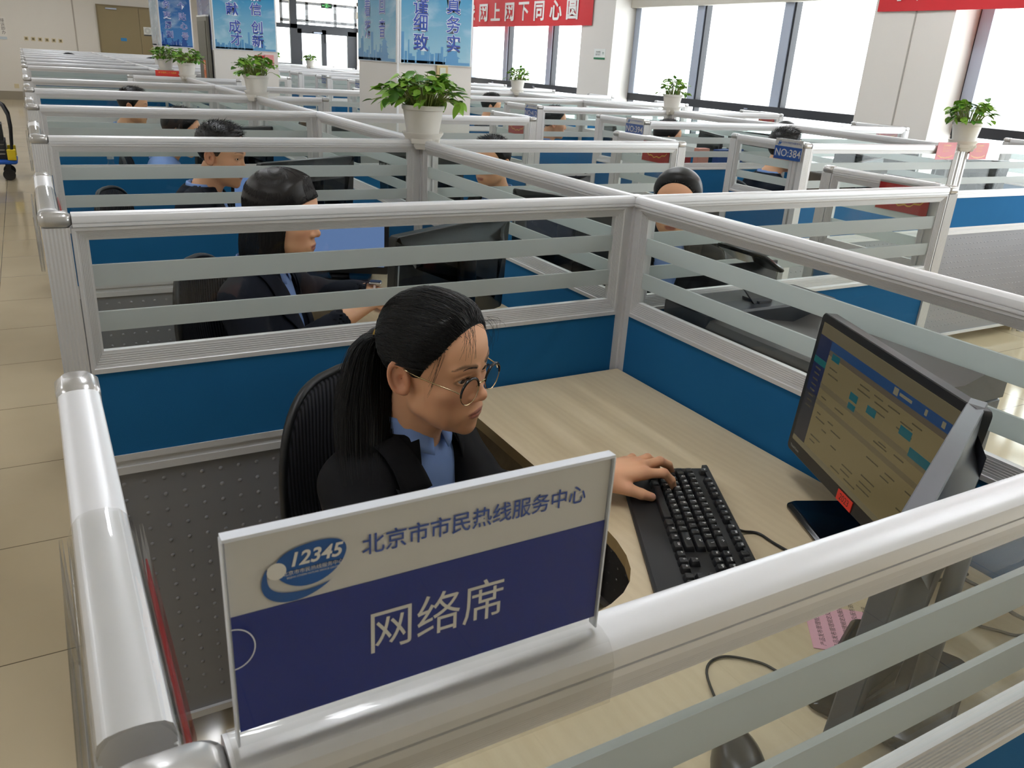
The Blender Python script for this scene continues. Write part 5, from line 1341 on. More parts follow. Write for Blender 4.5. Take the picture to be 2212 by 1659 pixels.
for n in (1,2,3,4): clip_y('clear sign holder on the left aisle rail at the %s cross row' % ORD[n], 0.0, n*PITCH_Y+0.040, n*PITCH_Y+0.300, n == 1, txt=None, side_=-1)
clip_y('red sign with gold lettering on the right bay end partition, first row back', 2*WX, 1*PITCH_Y+0.050, 1*PITCH_Y+0.255, True, side_=1)
clip_y('red sign on the right bay end partition, second row back', 2*WX, 2*PITCH_Y+0.050, 2*PITCH_Y+0.255, True, side_=1)
clip_y('red sign on the right bay end partition, third row back', 2*WX, 3*PITCH_Y+0.050, 3*PITCH_Y+0.255, True, side_=1)
for k in (0,1): clip_y('red sign on the window-side end partition, %s row of the far block' % ORD[k], BX0+2*WX, BY0+(k+1)*SPB+0.05, BY0+(k+1)*SPB+0.25, True, side_=1)
def seat_tag(num, y, lab):
    t = thing('seat_tag', lab, 'sign', (BX0,y,0), 0)
    x = -0.0245; MB().box(x-0.0008, x+0.0008, 0, 0.180, 1.1690, 1.2690).build('card', PAPERW, t)
    MB().box(x-0.0012, x-0.0008, 0, 0.180, 1.1690, 1.2330).build('blue_band', mat('tag_blue_print', (34,88,172), 0.45), t)
    b = MB(); b.box(x-0.0030, x-0.0015, -0.002, 0.182, 1.166, 1.2705).box(x+0.0015, x+0.0030, -0.002, 0.182, 1.166, 1.2705).box(x-0.003,0.021,-0.002,0.182,1.2612,1.2632).box(0.0192,0.021,-0.002,0.182,1.225,1.2612); b.build('acrylic_pocket', ACR, t)
    MM = lambda yy, zz: plane_matrix((x-0.0014,yy,zz),(0,-1,0),(0,0,1))
    text('NO:%s' % num, 0.052, WINK, t, MM(0.090,1.2000), bold=0.0002)
    text(CENTER, 0.0118, BINK, t, MM(0.072,1.2510), bold=0.0001)
    logo(t, MM(0.152,1.2490), 0.030, False)
seat_tag('384', BY0-0.005+0.0, 'blue and white tag reading NO:384, nearest of the aisle tags'); seat_tag('394', BY0+SPB-0.02, 'blue and white tag reading NO:394, between its two neighbours'); seat_tag('412', BY0+2*SPB-0.02, 'blue and white tag reading NO:412, left of and smaller than the others')
for k, nm in ((4,'fourth'),(5,'fifth'),(6,'sixth')): seat_tag('4%d6' % (k+1), BY0+k*SPB+0.02, 'small blue seat tag on the middle aisle end partition, %s row of the far block' % ORD[k])
def rail_tag(label, x0, x1, col, y=BY0):
    t = thing('rail_tag', label, 'sign', (0,y,0)); m_ = mat('tag_card_%d_%d_%d' % col, col, 0.5)
    c = MB().box(x0, x1, -0.0252, -0.0240, 1.1800, 1.2740).build('card', m_, t); b = MB(); b.box(x0-0.002, x1+0.002, -0.0275, -0.0260, 1.178, 1.2755).box(x0-0.002, x1+0.002, -0.0275, 0.021, 1.2630, 1.2650); b.build('acrylic_pocket', MATS['sign_acrylic'], t)
    for k in range(3): text('\u5b66\u4e60\u8d2f\u5f7b\u7cbe\u795e' if k == 0 else '\u575a\u6301\u4ee5\u4eba\u6c11\u4e3a\u4e2d\u5fc3', 0.012 if k == 0 else 0.008, mat('gold_print', (226,176,74), 0.5), c, plane_matrix(((x0+x1)/2,-0.0254,1.2560-0.015*k),(1,0,0),(0,0,1)))
    w = MB(); n = 12; L = x1-x0; f_ = lambda u: 0.012*(2*u-1)**2+0.002*math.sin(u*22)
    for k in range(n): ua, ub = k/n, (k+1)/n; w.add([(x0+L*(0.1+0.8*ua),-0.0254,1.188+f_(ua)),(x0+L*(0.1+0.8*ub),-0.0254,1.188+f_(ub)),(x0+L*(0.1+0.8*ub),-0.0254,1.192+f_(ub)),(x0+L*(0.1+0.8*ua),-0.0254,1.192+f_(ua))], [(0,1,2,3)])
    w.build('gold_ribbon', MATS['gold_print'], c)
rail_tag('pink tag left of the spine post under the right-hand plant', 4.390, 4.560, (214,92,100)); rail_tag('red tag right of the spine post under the right-hand plant', 4.700, 4.872, (196,62,58))
rc = thing('red_card', 'red card standing on the shortened partition below the two far plants', 'sign', (1.02,6*PITCH_Y,1.259)); q = MB().box(0,0.20,-0.006,-0.0048,0,0.050).box(0,0.20,-0.006,0.006,0,0.002).build('card', mat('bright_red_card', (206,52,42), 0.5), rc); text('\u5b66\u4e60\u515a\u7684\u4e8c\u5341\u5927\u7cbe\u795e', 0.017, MATS['gold_print'], q, plane_matrix((0.10,-0.0064,0.03),(1,0,0),(0,0,1)))
rb_ = thing('red_box', 'small red and gold box on a partition rail right of the near poster column', 'box', (3.30,BY0+3*SPB+0.40,1.2635)); MB().bbox(-0.05,0.05,-0.05,0.05,0,0.075,0.004).build('carton', mat('red_carton', (204,60,48), 0.5), rb_)
# ================================================================== pot plants on the spine
POTM = mat('white_pot_plastic', (226,222,214), 0.42); SOIL = mat('dark_soil', (46,34,26), 0.95, noise=0.4, nscale=60, bump=0.6, bscale=150)
def leafmat(n, c):
    m = mat(n, c, 0.38, spec=0.45, noise=0.28, nscale=14); b = m.node_tree.nodes['Principled BSDF']; b.inputs['Subsurface Weight'].default_value = 0.12; b.inputs['Subsurface Radius'].default_value = (0.01,0.02,0.004); return m
LEAF = leafmat('pothos_leaf', (132,176,62)); LEAF2 = leafmat('pothos_leaf_dark', (86,138,46)); STEM = mat('pothos_stem', (138,150,78), 0.5)
def plant(seed, n=85, spread=0.135, hgt=0.105):
    R2 = random.Random(seed); t = thing('potted_pothos', 'potted pothos', 'plant')
    MB().lathe([(0.0,0.030),(0.054,0.030),(0.058,0.034),(0.0755,0.135),(0.0800,0.137),(0.0815,0.1505),(0.0785,0.1535),(0.0745,0.151),(0.0730,0.140),(0.0,0.138)], 40, caps=False).build('pot', POTM, t, smooth=35)
    MB().lathe([(0.0,0.132),(0.0735,0.1385),(0.0735,0.1395),(0.03,0.144),(0.0,0.145)], 24, caps=False).build('soil', SOIL, t, smooth=60)
    h = MB(); 
    h.lathe([(0.0,0.026),(0.062,0.026),(0.066,0.034),(0.0780,0.050),(0.0790,0.056),(0.0770,0.056),(0.0740,0.048),(0.060,0.032),(0.0,0.031)], 40, caps=False)
    for k in range(4):
        a = H90*k+H90/2; M = Matrix.Rotation(a,4,'Z')
        h.loft([[(x,y,z) for x,y in rrect(0.022,0.066-0.010*q,-0.040*(1-0.45*q),0.040*(1-0.45*q),0.006,2)] for z,q in ((-0.004,1.0),(0.006,0.6),(0.016,0.55),(0.017,0.15),(0.034,0.0))], True, M)
    h.build('pot_holder', POTM, t, smooth=30)
    st = MB(); lf = MB()
    for i in range(n):
        a = R2.uniform(0,2*math.pi); u = math.sqrt(R2.random()); r0 = 0.055*u
        trail = R2.random() < 0.16; rr = spread*(0.25+0.75*u)*R2.uniform(0.8,1.1)*(1.2 if trail else 1); zz = hgt*(1.05-0.55*u*u)*R2.uniform(0.65,1.15)*(0.25 if trail else 1)
        p0 = Vector((r0*math.cos(a), r0*math.sin(a), 0.140)); p2 = Vector((rr*math.cos(a+R2.uniform(-.3,.3)), rr*math.sin(a+R2.uniform(-.3,.3)), 0.150+zz)); p1 = (p0+p2)/2+Vector((0,0,0.045))
        st.tube([p0*(1-k)**2+p1*2*k*(1-k)+p2*k*k for k in (0,.25,.5,.75,1)], [0.0019,0.0017,0.0015,0.0013,0.0012], 5)
        L = R2.uniform(0.030,0.052); d = Vector((math.cos(a+R2.uniform(-1.6,1.6)), math.sin(a+R2.uniform(-1.6,1.6)), R2.uniform(-0.55,0.30)-(0.4 if trail else 0))).normalized()
        up = Vector((R2.uniform(-.35,.35),R2.uniform(-.35,.35),1)); sx = d.cross(up).normalized(); nz = sx.cross(d).normalized()
        P = []; fold = R2.uniform(0.10,0.35); curl = R2.uniform(0.05,0.35)
        for k in range(8):
            v = k/7; wd = L*0.40*(math.sin(math.pi*(v**0.62))**0.85)*(1-0.15*v)+0.0004; row = []
            for j in (-1,-0.5,0,0.5,1):
                row.append(p2+d*(L*(v-0.10*(abs(j)**2)*(1-v)**3*2))+sx*(wd*j)+nz*(abs(j)*wd*fold-curl*L*v*v*0.8))
            P.append(row)
        lf.cur = 0 if R2.random() < 0.62 else 1
        lf.grid(P)
    st.build('stems', STEM, t, smooth=60)
    o = lf.build('foliage', [LEAF, LEAF2], t, smooth=80)
    return t
PL = [Proto(plant(s, n_, sp, h_)) for s, n_, sp, h_ in ((3,130,0.125,0.105),(11,120,0.120,0.12),(21,90,0.105,0.115),(5,210,0.138,0.105))]
for i, (k, n, lab) in enumerate(((3,2,'large white potted pothos on the spine in front of the near poster column'),(1,4,'white potted pothos on the spine, second of the row going back'),(0,6,'right one of the two neighbouring potted pothos far back on the spine'),(1,7,'left one of the two neighbouring potted pothos far back on the spine'))):
    PL[k].put((WX,n*PITCH_Y,HT-0.030), 0.3+1.1*i, lab, 'potted plants on the partitions')
for i, (k, n, lab) in enumerate(((1,0,'potted pothos above the pink and red tags at the right edge'),(2,2,'small potted pothos in front of the middle window'),(2,4,'small potted pothos in front of the banner window'),(0,10,'right one of the two tiny potted plants before the glass doors'),(1,12,'left one of the two tiny potted plants before the glass doors'))):
    PL[k].put((BXS,BY0+n*SPB,HT-0.030), 1.7+0.8*i, lab, 'potted plants on the partitions')
# ================================================================== posters, banners and things on the walls
def postermat(name, c0, c1, zlo, zhi):
    m = bpy.data.materials.new(name); m.use_nodes = True; nt = m.node_tree; b = nt.nodes['Principled BSDF']
    tc = nt.nodes.new('ShaderNodeTexCoord'); sp = nt.nodes.new('ShaderNodeSeparateXYZ'); mr = nt.nodes.new('ShaderNodeMapRange'); mr.inputs['From Min'].default_value = zlo; mr.inputs['From Max'].default_value = zhi
    n = nt.nodes.new('ShaderNodeTexNoise'); n.inputs['Scale'].default_value = 3.5; n.inputs['Detail'].default_value = 7; n.inputs['Distortion'].default_value = 0.5
    mp = nt.nodes.new('ShaderNodeMapping'); mp.inputs['Scale'].default_value = (1,2.2,1)
    r = nt.nodes.new('ShaderNodeMix'); r.data_type = 'RGBA'; r.inputs['A'].default_value = lin(c0)+(1,); r.inputs['B'].default_value = lin(c1)+(1,)
    cr = nt.nodes.new('ShaderNodeValToRGB'); cr.color_ramp.elements[0].position = 0.50; cr.color_ramp.elements[1].position = 0.75
    mx = nt.nodes.new('ShaderNodeMix'); mx.data_type = 'RGBA'; mx.inputs['B'].default_value = lin((196,220,232))+(1,)
    nt.links.new(tc.outputs['Object'], sp.inputs[0]); nt.links.new(sp.outputs['Y'], mr.inputs['Value']); nt.links.new(mr.outputs['Result'], r.inputs['Factor'])
    nt.links.new(tc.outputs['Object'], mp.inputs['Vector']); nt.links.new(mp.outputs['Vector'], n.inputs['Vector']); nt.links.new(n.outputs['Fac'], cr.inputs['Fac'])
    ml = nt.nodes.new('ShaderNodeMath'); ml.operation = 'MULTIPLY'; ml.inputs[1].default_value = 0.7; nt.links.new(cr.outputs['Color'], ml.inputs[0])
    nt.links.new(r.outputs['Result'], mx.inputs['A']); nt.links.new(ml.outputs[0], mx.inputs['Factor']); nt.links.new(mx.outputs['Result'], b.inputs['Base Color'])
    b.inputs['Roughness'].default_value = 0.10; b.inputs['Specular IOR Level'].default_value = 0.5
    return m
P_SKY = postermat('poster_sky_print', (150,196,216), (40,140,190), 1.55, 2.0); P_DEEP = postermat('poster_deep_blue_print', (66,134,196), (20,92,164), 1.5, 2.0)
SKYL = mat('poster_skyline_print', (92,152,200), 0.12); SKYD = mat('poster_skyline_dark', (22,78,156), 0.12)
EDGEW = mat('poster_edge', (236,238,240), 0.35); PINKS = mat('poster_lettering', (40,72,170), 0.3); HALO = mat('poster_lettering_halo', (226,232,242), 0.3); SHAD = mat('poster_lettering_shadow', (60,62,84), 0.3)
def poster(label, o, xd, w, z0, z1, pm, sky, chars, size, seed, edge=True):
    """o: lower left corner as the viewer sees it; chars: (u, z, character)"""
    xd = Vector(xd); t = thing('wall_poster', label, 'poster'); M0 = plane_matrix((o[0],o[1],0), xd, (0,0,1)); t.matrix_basis = M0
    # local: x across, y up, z out
    bd = MB().box(0, w, z0, z1, 0.0, 0.008).build('board', EDGEW, t)
    fr = MB().box(0.010 if edge else 0.004, w-0.010 if edge else w-0.004, z0+0.004, z1, 0.008, 0.0095)
    mesh = fr.mesh('print', pm); pr = link('print', mesh, t)
    # the print's gradient reads object z, so the sheet keeps its own upright object frame
    me = mesh; me.transform(Matrix(((1,0,0,0),(0,0,1,0),(0,-1,0,0),(0,0,0,1))).inverted() if False else Matrix.Identity(4))
    R3 = random.Random(seed); sk = MB(); x = 0.02*w
    while x < w*0.60:
        bw = R3.uniform(0.012,0.05)*w/0.5*0.5; bh = R3.choice((R3.uniform(0.04,0.08),R3.uniform(0.05,0.11),R3.uniform(0.08,0.19)))
        sk.box(x, x+bw, z0+0.006, z0+bh, 0.0095, 0.0100); x += bw*R3.uniform(0.8,1.5)
    sk.box(0.02*w, 0.97*w, z0+0.006, z0+0.022, 0.0095, 0.0100)
    cx = w*0.72     # tiered pavilion outline
    for hw, za, zb, hw2 in ((0.055,0.022,0.045,0.055),(0.075,0.045,0.062,0.040),(0.045,0.062,0.085,0.040),(0.062,0.085,0.100,0.030),(0.034,0.100,0.118,0.030),(0.048,0.118,0.132,0.018),(0.020,0.132,0.150,0.006),(0.004,0.150,0.190,0.002)):
        k = w/0.5; sk.add([(cx-hw*k*0.8,z0+za,0.0102),(cx+hw*k*0.8,z0+za,0.0102),(cx+hw2*k*0.8,z0+zb,0.0102),(cx-hw2*k*0.8,z0+zb,0.0102)], [(0,1,2,3)])
    sk.build('skyline', sky, pr)
    for u, z, ch in chars:
        for dx, dz, dd, m_, bo in ((0.003,-0.006,0.0104,SHAD,0.0016),(0,0,0.0108,HALO,0.0042),(0,0,0.0112,PINKS,0.0012)):
            text(ch, size, m_, pr, Matrix.Translation((u+dx, z+dz, dd)), bold=bo*size/0.11, res=3)
ZP = 2.75
poster('blue sky poster reading \u8c28\u7ec6\u81f4 \u771f\u52a1\u5b9e on the front of the near column', (2.046,4.799), (1,0,0), 0.500, 1.508, ZP, P_SKY, SKYL, [(0.138,1.835,'\u8c28'),(0.138,1.742,'\u7ec6'),(0.140,1.632,'\u81f4'),(0.360,1.855,'\u771f'),(0.362,1.745,'\u52a1'),(0.366,1.635,'\u5b9e')], 0.104, 5)
poster('blue sky poster reading \u6709\u7740\u843d \u6709\u56de\u97f3 on the left face of the near column', (2.039,5.515), (0,-1,0), 0.705, 1.508, ZP, P_SKY, SKYL, [(0.200,1.825,'\u7740'),(0.202,1.697,'\u843d'),(0.468,1.838,'\u56de'),(0.468,1.697,'\u97f3')], 0.115, 6)
poster('blue poster reading \u732e\u6210\u624d \u8bda\u4fe1\u521b\u65b0 on the second column', (1.648,8.599), (1,0,0), 0.608, 1.512, ZP, P_SKY, SKYL, [(0.180,2.000,'\u5949'),(0.188,1.875,'\u732e'),(0.204,1.718,'\u6210'),(0.214,1.604,'\u624d'),(0.410,2.02,'\u8bda'),(0.414,1.886,'\u4fe1'),(0.420,1.722,'\u521b'),(0.420,1.598,'\u65b0')], 0.120, 7)
poster('dark violet-blue poster on the left face of the second column', (1.642,9.285), (0,-1,0), 0.680, 1.50, ZP, postermat('poster_violet_print', (112,122,156), (74,86,146), 1.5, 2.2), mat('poster_violet_skyline', (84,92,132), 0.12), [], 0.1, 8)
poster('deep blue poster reading \u52a1\u66f4\u5468\u5230 \u4e2a\u8d34\u5fc3\u53f7 on the third column', (1.690,12.599), (1,0,0), 0.422, 1.490, ZP, P_DEEP, SKYD, [(0.108,2.012,'\u52a1'),(0.108,1.880,'\u66f4'),(0.116,1.757,'\u5468'),(0.124,1.640,'\u5230'),(0.298,2.008,'\u4e2a'),(0.304,1.876,'\u8d34'),(0.314,1.757,'\u5fc3'),(0.322,1.630,'\u53f7')], 0.098, 9)
poster('pale grey-blue poster on the left face of the third column', (1.681,13.355), (0,-1,0), 0.745, 1.490, ZP, postermat('poster_grey_print', (140,156,170), (128,158,178), 1.5, 2.2), mat('poster_grey_skyline', (124,138,154), 0.12), [], 0.1, 10)
def banner(label, y0, y1, z0, z1, chars, size, x=6.385):
    t = thing('wall_banner', label, 'banner'); n = 40; P = []
    RED = mat('red_banner_cloth', (206,36,44), 0.55)
    b = MB(); rows = [[(x-0.004+0.004*math.sin(k*1.3+z*4), y0+(y1-y0)*k/n, z) for z in (z0,(z0+z1)/2,z1)] for k in range(n+1)]
    V, Q = slab(A(rows), 0.002); b.add([tuple(v) for v in V], [tuple(q) for q in Q]); b.build('cloth', RED, t, smooth=60)
    for yy, zz, ch, sx_ in chars: text(ch, size, WINK, t, plane_matrix((x-0.0115,yy,zz),(0,-1,0),(0,0,1)), bold=0.007, sx=sx_)
banner('red banner with white lettering ending \u7f51\u4e0a\u7f51\u4e0b\u540c\u5fc3\u5706 over the far window', 9.06, 13.1, 2.052, 2.50, [(12.50,2.235,'\u7ebf',1.1),(12.063,2.237,'\u7f51',1.15),(11.661,2.230,'\u4e0a',1.15),(11.226,2.235,'\u7f51',1.15),(10.808,2.238,'\u4e0b',1.15),(10.375,2.232,'\u540c',1.15),(9.937,2.229,'\u5fc3',1.15),(9.527,2.238,'\u5706',1.15)], 0.275)
banner('red banner across the near window column at the top right corner', 0.9, 4.79, 2.130, 2.62, [(4.50,2.318,'\u4f20',1.15),(4.15,2.318,'\u4e3a',1.15),(3.75,2.318,'\u6c11',1.15)], 0.275)
gs = thing('wall_sign', 'small white and green notice on the window column', 'sign', (6.399,8.725,1.655)); q = MB().box(-0.004,0,0,0.245,0,0.125).build('plate', mat('notice_white', (232,234,230), 0.5), gs); MB().box(-0.005,-0.004,0,0.245,0,0.022).build('green_strip', mat('notice_green', (22,120,76), 0.5), gs)
for k, s in enumerate(('\u8282\u7ea6\u7528\u7535','\u968f\u624b\u5173\u706f')): text(s, 0.026, mat('notice_ink', (40,60,50), 0.6), q, plane_matrix((-0.0052,0.155,0.085-0.030*k),(0,-1,0),(0,0,1)))
text('\u273d', 0.05, MATS['notice_green'], q, plane_matrix((-0.0052,0.045,0.07),(0,-1,0),(0,0,1)), bold=0.001)
th = thing('thermostat', 'square cream thermostat on the near poster column below the poster', 'thermostat', (2.300,4.799,1.434)); MB().bbox(0,0.078,-0.014,0,0,0.074,0.003).build('plate', mat('cream_plate', (206,184,138), 0.5), th); MB().bbox(0.018,0.060,-0.018,-0.014,0.018,0.060,0.003).build('display', mat('pale_display', (214,218,204), 0.4), th)
hc = thing('hydrant_cabinet', 'tall grey steel cabinet with an orange label on the left face of the second column', 'cabinet', (1.620,8.66,0)); MB().box(-0.020,0.005,0,0.50,0.35,1.80).build('body', mat('cabinet_grey', (128,124,112), 0.5, metal=0.3), hc); MB().box(-0.028,-0.020,0.04,0.46,0.39,1.76).build('door', mat('cabinet_door_grey', (112,108,97), 0.5, metal=0.3), hc); MB().box(-0.030,-0.0285,0.14,0.25,1.0,1.40).build('label_strip', mat('orange_label', (226,120,60), 0.6), hc); MB().box(-0.021,0.005,-0.004,0.504,1.80,1.815).build('top_edge', EDGEW, hc)
for z in range(3): text('\u6d88\u706b\u6813'[z], 0.09, mat('label_white', (240,236,220), 0.6), hc, plane_matrix((-0.0308,0.195,1.34-0.12*z),(0,-1,0),(0,0,1)))
mr_ = thing('fire_alarm_panel', 'small red alarm boxes on the second column below the poster', 'alarm', (2.03,8.599,1.40)); MB().bbox(0,0.09,-0.02,0,0,0.075,0.004).build('box', mat('alarm_red', (196,40,44), 0.45), mr_); MB().bbox(0.095,0.185,-0.03,0,-0.01,0.085,0.004).build('cover', mat('alarm_pink', (226,150,150), 0.4), mr_)
# back wall fittings
sw = thing('wall_switch', 'switch', 'switch'); MB().bbox(-0.045,0.045,-0.010,0,-0.045,0.045,0.004).build('plate', mat('switch_plate', (214,200,164), 0.5), sw); MB().bbox(-0.024,0.024,-0.014,-0.010,-0.026,0.026,0.003).build('rocker', mat('switch_rocker', (120,108,76), 0.5), sw); SW = Proto(sw)
for k, lab in enumerate(('leftmost of the six square wall switches','second of the six square wall switches from the left','third of the six square wall switches from the left','fourth of the six square wall switches from the left','fifth of the six square wall switches from the left','rightmost of the six square wall switches')): SW.put((0.155+0.148*k, Y1, 1.428-0.002*k), 0, lab+' on the back wall', 'wall switches')
sk = thing('wall_socket', 'low socket plate on the back wall by the left aisle', 'socket', (-0.205,Y1,0.32)); MB().bbox(-0.05,0.05,-0.010,0,-0.05,0.05,0.004).build('plate', MATS['switch_plate'], sk)
nb_ = thing('notice_board', 'white notice board with dark lettering at the left picture edge', 'sign', (-0.75,Y1,1.44)); q = MB().box(0,0.52,-0.012,0,0,0.44).build('board', mat('board_white', (226,222,214), 0.5), nb_)
for k in range(4):
    text('\u70ed\u7ebf\u670d\u52a1'[k], 0.09, mat('board_ink', (70,54,46), 0.7), q, plane_matrix((0.33,-0.0125,0.36-0.09*k),(1,0,0),(0,0,1))); text('\u63a5\u8bc9\u5373\u529e'[k], 0.09, MATS['board_ink'], q, plane_matrix((0.45,-0.0125,0.36-0.09*k),(1,0,0),(0,0,1)))
MB().box(0.30,0.50,-0.016,-0.012,-0.06,0.0).build('lower_card', mat('card_blue_grey', (190,200,206), 0.5), nb_)
dn = thing('door_notice', 'white notice with a dark foot on the narrow khaki door leaf', 'sign', (2.83,Y1-0.051,1.66)); q = MB().box(0,0.19,-0.004,0,0,0.21).build('sheet', mat('notice_white', (232,234,230), 0.5), dn); MB().box(0,0.19,-0.005,-0.004,0,0.03).build('dark_foot', mat('notice_dark', (50,50,54), 0.5), dn)
b = MB()
for r in (0.060,0.035): 
    for k in range(24):
        a0, a1 = 2*math.pi*k/24, 2*math.pi*(k+1)/24; b.add([(0.095+rr*math.cos(a), -0.0045, 0.12+rr*math.sin(a)) for rr, a in ((r,a0),(r+0.008,a0),(r+0.008,a1),(r,a1))], [(0,1,2,3)])
b.build('emblem', mat('notice_grey', (150,150,150), 0.5), dn)
dp = thing('door_plate', 'small blue plate on the wide khaki door leaf', 'sign', (2.27,Y1-0.051,1.50)); MB().bbox(0,0.14,-0.004,0,0,0.075,0.004).build('plate', mat('door_plate_blue', (46,132,190), 0.4), dp)
ex = thing('exit_sign', 'green emergency exit sign hanging over the glass doors', 'sign', (5.82,18.70,2.425)); MB().bbox(0,0.245,-0.012,0.012,0,0.10,0.004).build('box', mat('exit_dark_green', (12,34,20), 0.4), ex); MB().box(0.12,0.124,-0.004,0.004,0.10,ZC-2.425).build('rod', SILVERF, ex)
EG = mat('exit_green_glow', (40,120,60), 0.4, emit=(120,235,130), estr=0.9); g_ = MB()
for x0, x1, z0, z1 in ((0.090,0.155,0.016,0.020),(0.090,0.095,0.016,0.086),(0.150,0.155,0.016,0.086),(0.090,0.155,0.082,0.086),(0.118,0.128,0.068,0.078),(0.112,0.134,0.058,0.064),(0.116,0.124,0.044,0.060),(0.108,0.118,0.026,0.046),(0.122,0.136,0.030,0.044),(0.030,0.075,0.048,0.056),(0.030,0.042,0.040,0.064),(0.170,0.215,0.048,0.056)): g_.box(x0,x1,-0.0135,-0.0120,z0,z1)
g_.build('pictogram', EG, ex)
# ================================================================== multifunction printer behind the spine
pr = thing('office_printer', 'large black office printer behind the glass right of the near desk, green sticker on it', 'printer', (1.325,0.60,0))
PBK = mat('printer_charcoal', (44,44,48), 0.42, bump=0.05, bscale=800); PBK2 = mat('printer_dark', (28,28,32), 0.4)
PD_ = mat('printer_warm_grey', (70,66,64), 0.4)
b = MB(); b.bbox(0,0.46,0,0.63,0.62,0.925,0.012); b.build('body', PBK2, pr, smooth=30)
b = MB()
prof = [(0.0,0.925),(0.0,0.985),(0.03,1.012),(0.18,1.005),(0.30,0.985),(0.40,0.985),(0.46,1.0),(0.46,0.925)]
b.loft([[(x,y,z) for x,z in [(0,0.925),(0,0.990),(0.012,1.006),(0.05,1.012),(0.12,0.985+0.02*math.sin(y*4)),(0.30,0.975),(0.40,1.0),(0.455,1.012),(0.46,1.0),(0.46,0.925)]] for y in np.linspace(0.0,0.47,9)]); b.build('output_tray', PD_, pr, smooth=35)
b = MB(); b.bbox(0,0.46,0.47,0.63,0.925,1.022,0.01); b.build('rear_cover', PBK, pr, smooth=30)
MB().box(0.20,0.24,0.50,0.56,1.022,1.028).box(0,0.05,0.5,0.62,1.02,1.026).build('paper_stop', PBK, pr)
MB().loft([[(0.19,0.505,1.02),(0.25,0.505,1.02),(0.25,0.512,1.02),(0.19,0.512,1.02)],[(0.13,0.555,1.115),(0.30,0.555,1.115),(0.30,0.562,1.115),(0.13,0.562,1.115)]]).build('control_arm', PBK2, pr)
b = MB(); b.bbox(-0.045,0.045,-0.085,0.085,-0.006,0.006,0.008,3,Matrix.Translation((0.215,0.57,1.125)) @ Matrix.Rotation(math.radians(28),4,'Y')); b.build('control_panel', GLOSSB, pr, smooth=30)
b = MB()
for z in (0.86,0.76): b.box(-0.003,0.0,0.03,0.60,z,z+0.004)
for y in (0.10,0.235,0.50): b.box(-0.003,0.0,y,y+0.004,0.66,0.91)
b.build('panel_gap', mat('gap_black', (8,8,9), 0.6), pr)
MB().box(-0.004,0.0,0.395,0.465,0.860,0.905).build('green_sticker', mat('green_sticker', (52,150,112), 0.5), pr)
MB().bbox(0.02,0.44,0.02,0.61,0.05,0.62,0.012).build('cabinet', PBK, pr, smooth=30)
for x in (0.05,0.41):
    for y in (0.05,0.58): MB().cyl((x-0.012,y,0.028),(x+0.012,y,0.028),0.027,14).build('castor', BLKP, pr, smooth=40)
# ================================================================== trolley in the left aisle
tr = thing('platform_trolley', 'blue platform trolley with a black handle at the left picture edge', 'trolley', (-0.62,10.75,0))
MB().bbox(-0.30,0.42,-0.26,0.26,0.180,0.225,0.03,4).build('platform', mat('trolley_blue', (28,92,190), 0.45), tr, smooth=40)
MB().tube([(0.37,-0.225,0.21),(0.400,-0.225,0.55),(0.395,-0.21,0.70),(0.36,-0.15,0.79),(0.33,0,0.82),(0.36,0.15,0.79),(0.395,0.21,0.70),(0.400,0.225,0.55),(0.37,0.225,0.21)], 0.016, 10).build('handle', BLKP, tr, smooth=60)
MB().bbox(0.33,0.415,-0.262,-0.195,0.226,0.34,0.01).build('handle_socket', mat('trolley_yellow', (232,204,36), 0.5), tr, smooth=40)
MB().bbox(0.33,0.415,0.195,0.262,0.226,0.34,0.01).build('handle_socket', MATS['trolley_yellow'], tr, smooth=40)
for x in (-0.2,0.32):
    for y in (-0.2,0.2): w_ = MB(); w_.cyl((x,y-0.016,0.062),(x,y+0.016,0.062),0.062,18); w_.box(x-0.025,x+0.025,y-0.026,y+0.026,0.10,0.18); w_.build('wheel', BLKP, tr, smooth=40)
z_ = 0.227
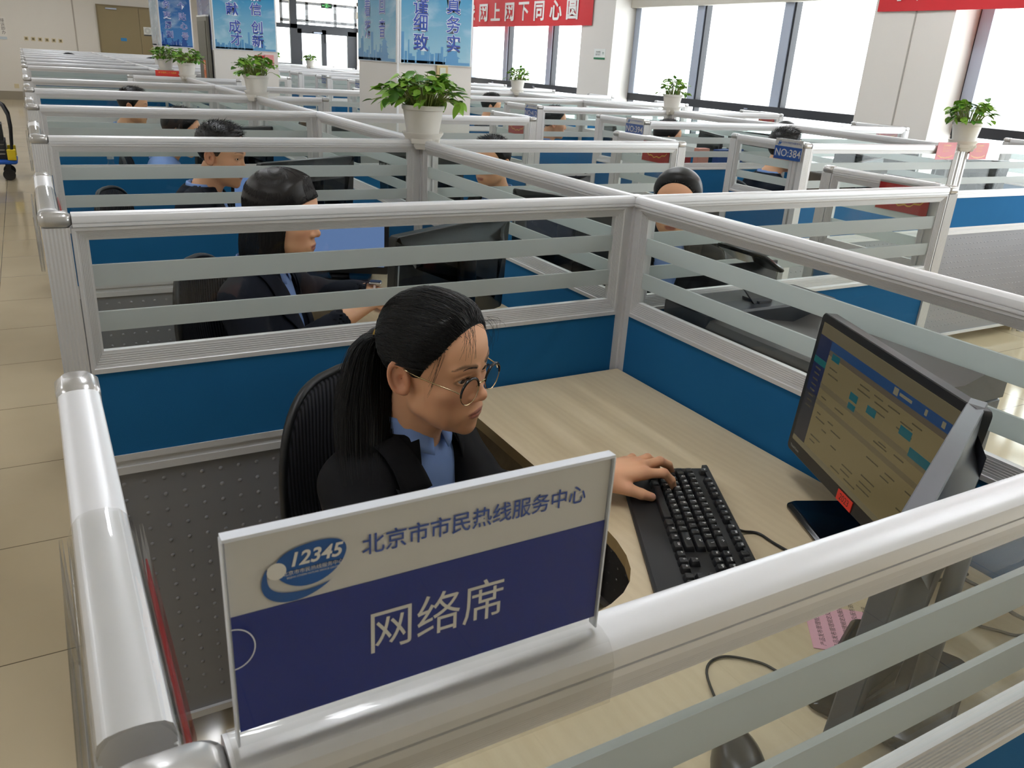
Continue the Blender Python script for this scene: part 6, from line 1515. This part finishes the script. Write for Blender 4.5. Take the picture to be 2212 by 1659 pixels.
for k, (c, hh) in enumerate((((30,30,32),0.05),((176,166,150),0.012),((40,40,42),0.03),((150,142,130),0.012),((34,34,36),0.045),((120,116,108),0.012),((36,36,40),0.04),((30,32,30),0.17))):
    o = thing('stacked_folder' if k < 7 else 'storage_box', ('%s item up in the stack of folders on the blue trolley' % ORD[k]) if k < 7 else 'dark storage box on top of the folders on the blue trolley', 'folder' if k < 7 else 'box', (-0.53,10.75,z_), 0, 'load on the trolley'); MB().bbox(-0.25+0.01*(k%3),0.24-0.015*(k%2),-0.17,0.17,0,hh,0.006).build('cover', mat('folder_%d' % k, c, 0.6), o); z_ += hh+0.0005
# small things on the far desks
def boxthing(label, x, y, z, w, d, h, c, nm='box', rz=0.0, cat='box'): o = thing(nm, label, cat, (x,y,z), rz); MB().bbox(-w/2,w/2,-d/2,d/2,0,h,0.004).build('carton' if nm == 'box' else 'cover', mat('carton_%d_%d_%d' % c, c, 0.6), o)
boxthing('dark brown archive box in the first far-block cubicle', 4.08, 2.95, DESK_Z, 0.42, 0.26, 0.30, (92,80,70), rz=0.1)
boxthing('blue folder standing in the NO:394 cubicle', 4.30, 4.15, DESK_Z, 0.30, 0.05, 0.26, (36,70,130), 'folder', 0.2, 'folder')
boxthing('salmon folder standing in the NO:394 cubicle', 4.02, 4.12, DESK_Z, 0.10, 0.05, 0.27, (214,150,134), 'folder', 0.0, 'folder')
boxthing('red book in the NO:394 cubicle', 3.84, 4.10, DESK_Z, 0.12, 0.04, 0.22, (150,40,44), 'book', 0.1, 'book')
bt = thing('water_bottle', 'clear water bottle on the desk corner behind the man with spiky hair', 'bottle', (0.30,4.05+0.06,DESK_Z)); MB().lathe([(0.0,0),(0.032,0.0),(0.034,0.01),(0.034,0.14),(0.026,0.17),(0.013,0.19),(0.013,0.21),(0.0,0.21)], 18, caps=False).build('bottle', thin_glass('bottle_plastic', (0.93,0.95,0.95), 1.2), bt, smooth=40); MB().cyl((0,0,0.208),(0,0,0.226),0.015,14).build('cap', mat('bottle_cap', (220,220,224), 0.4), bt, smooth=40)
flush_texts()
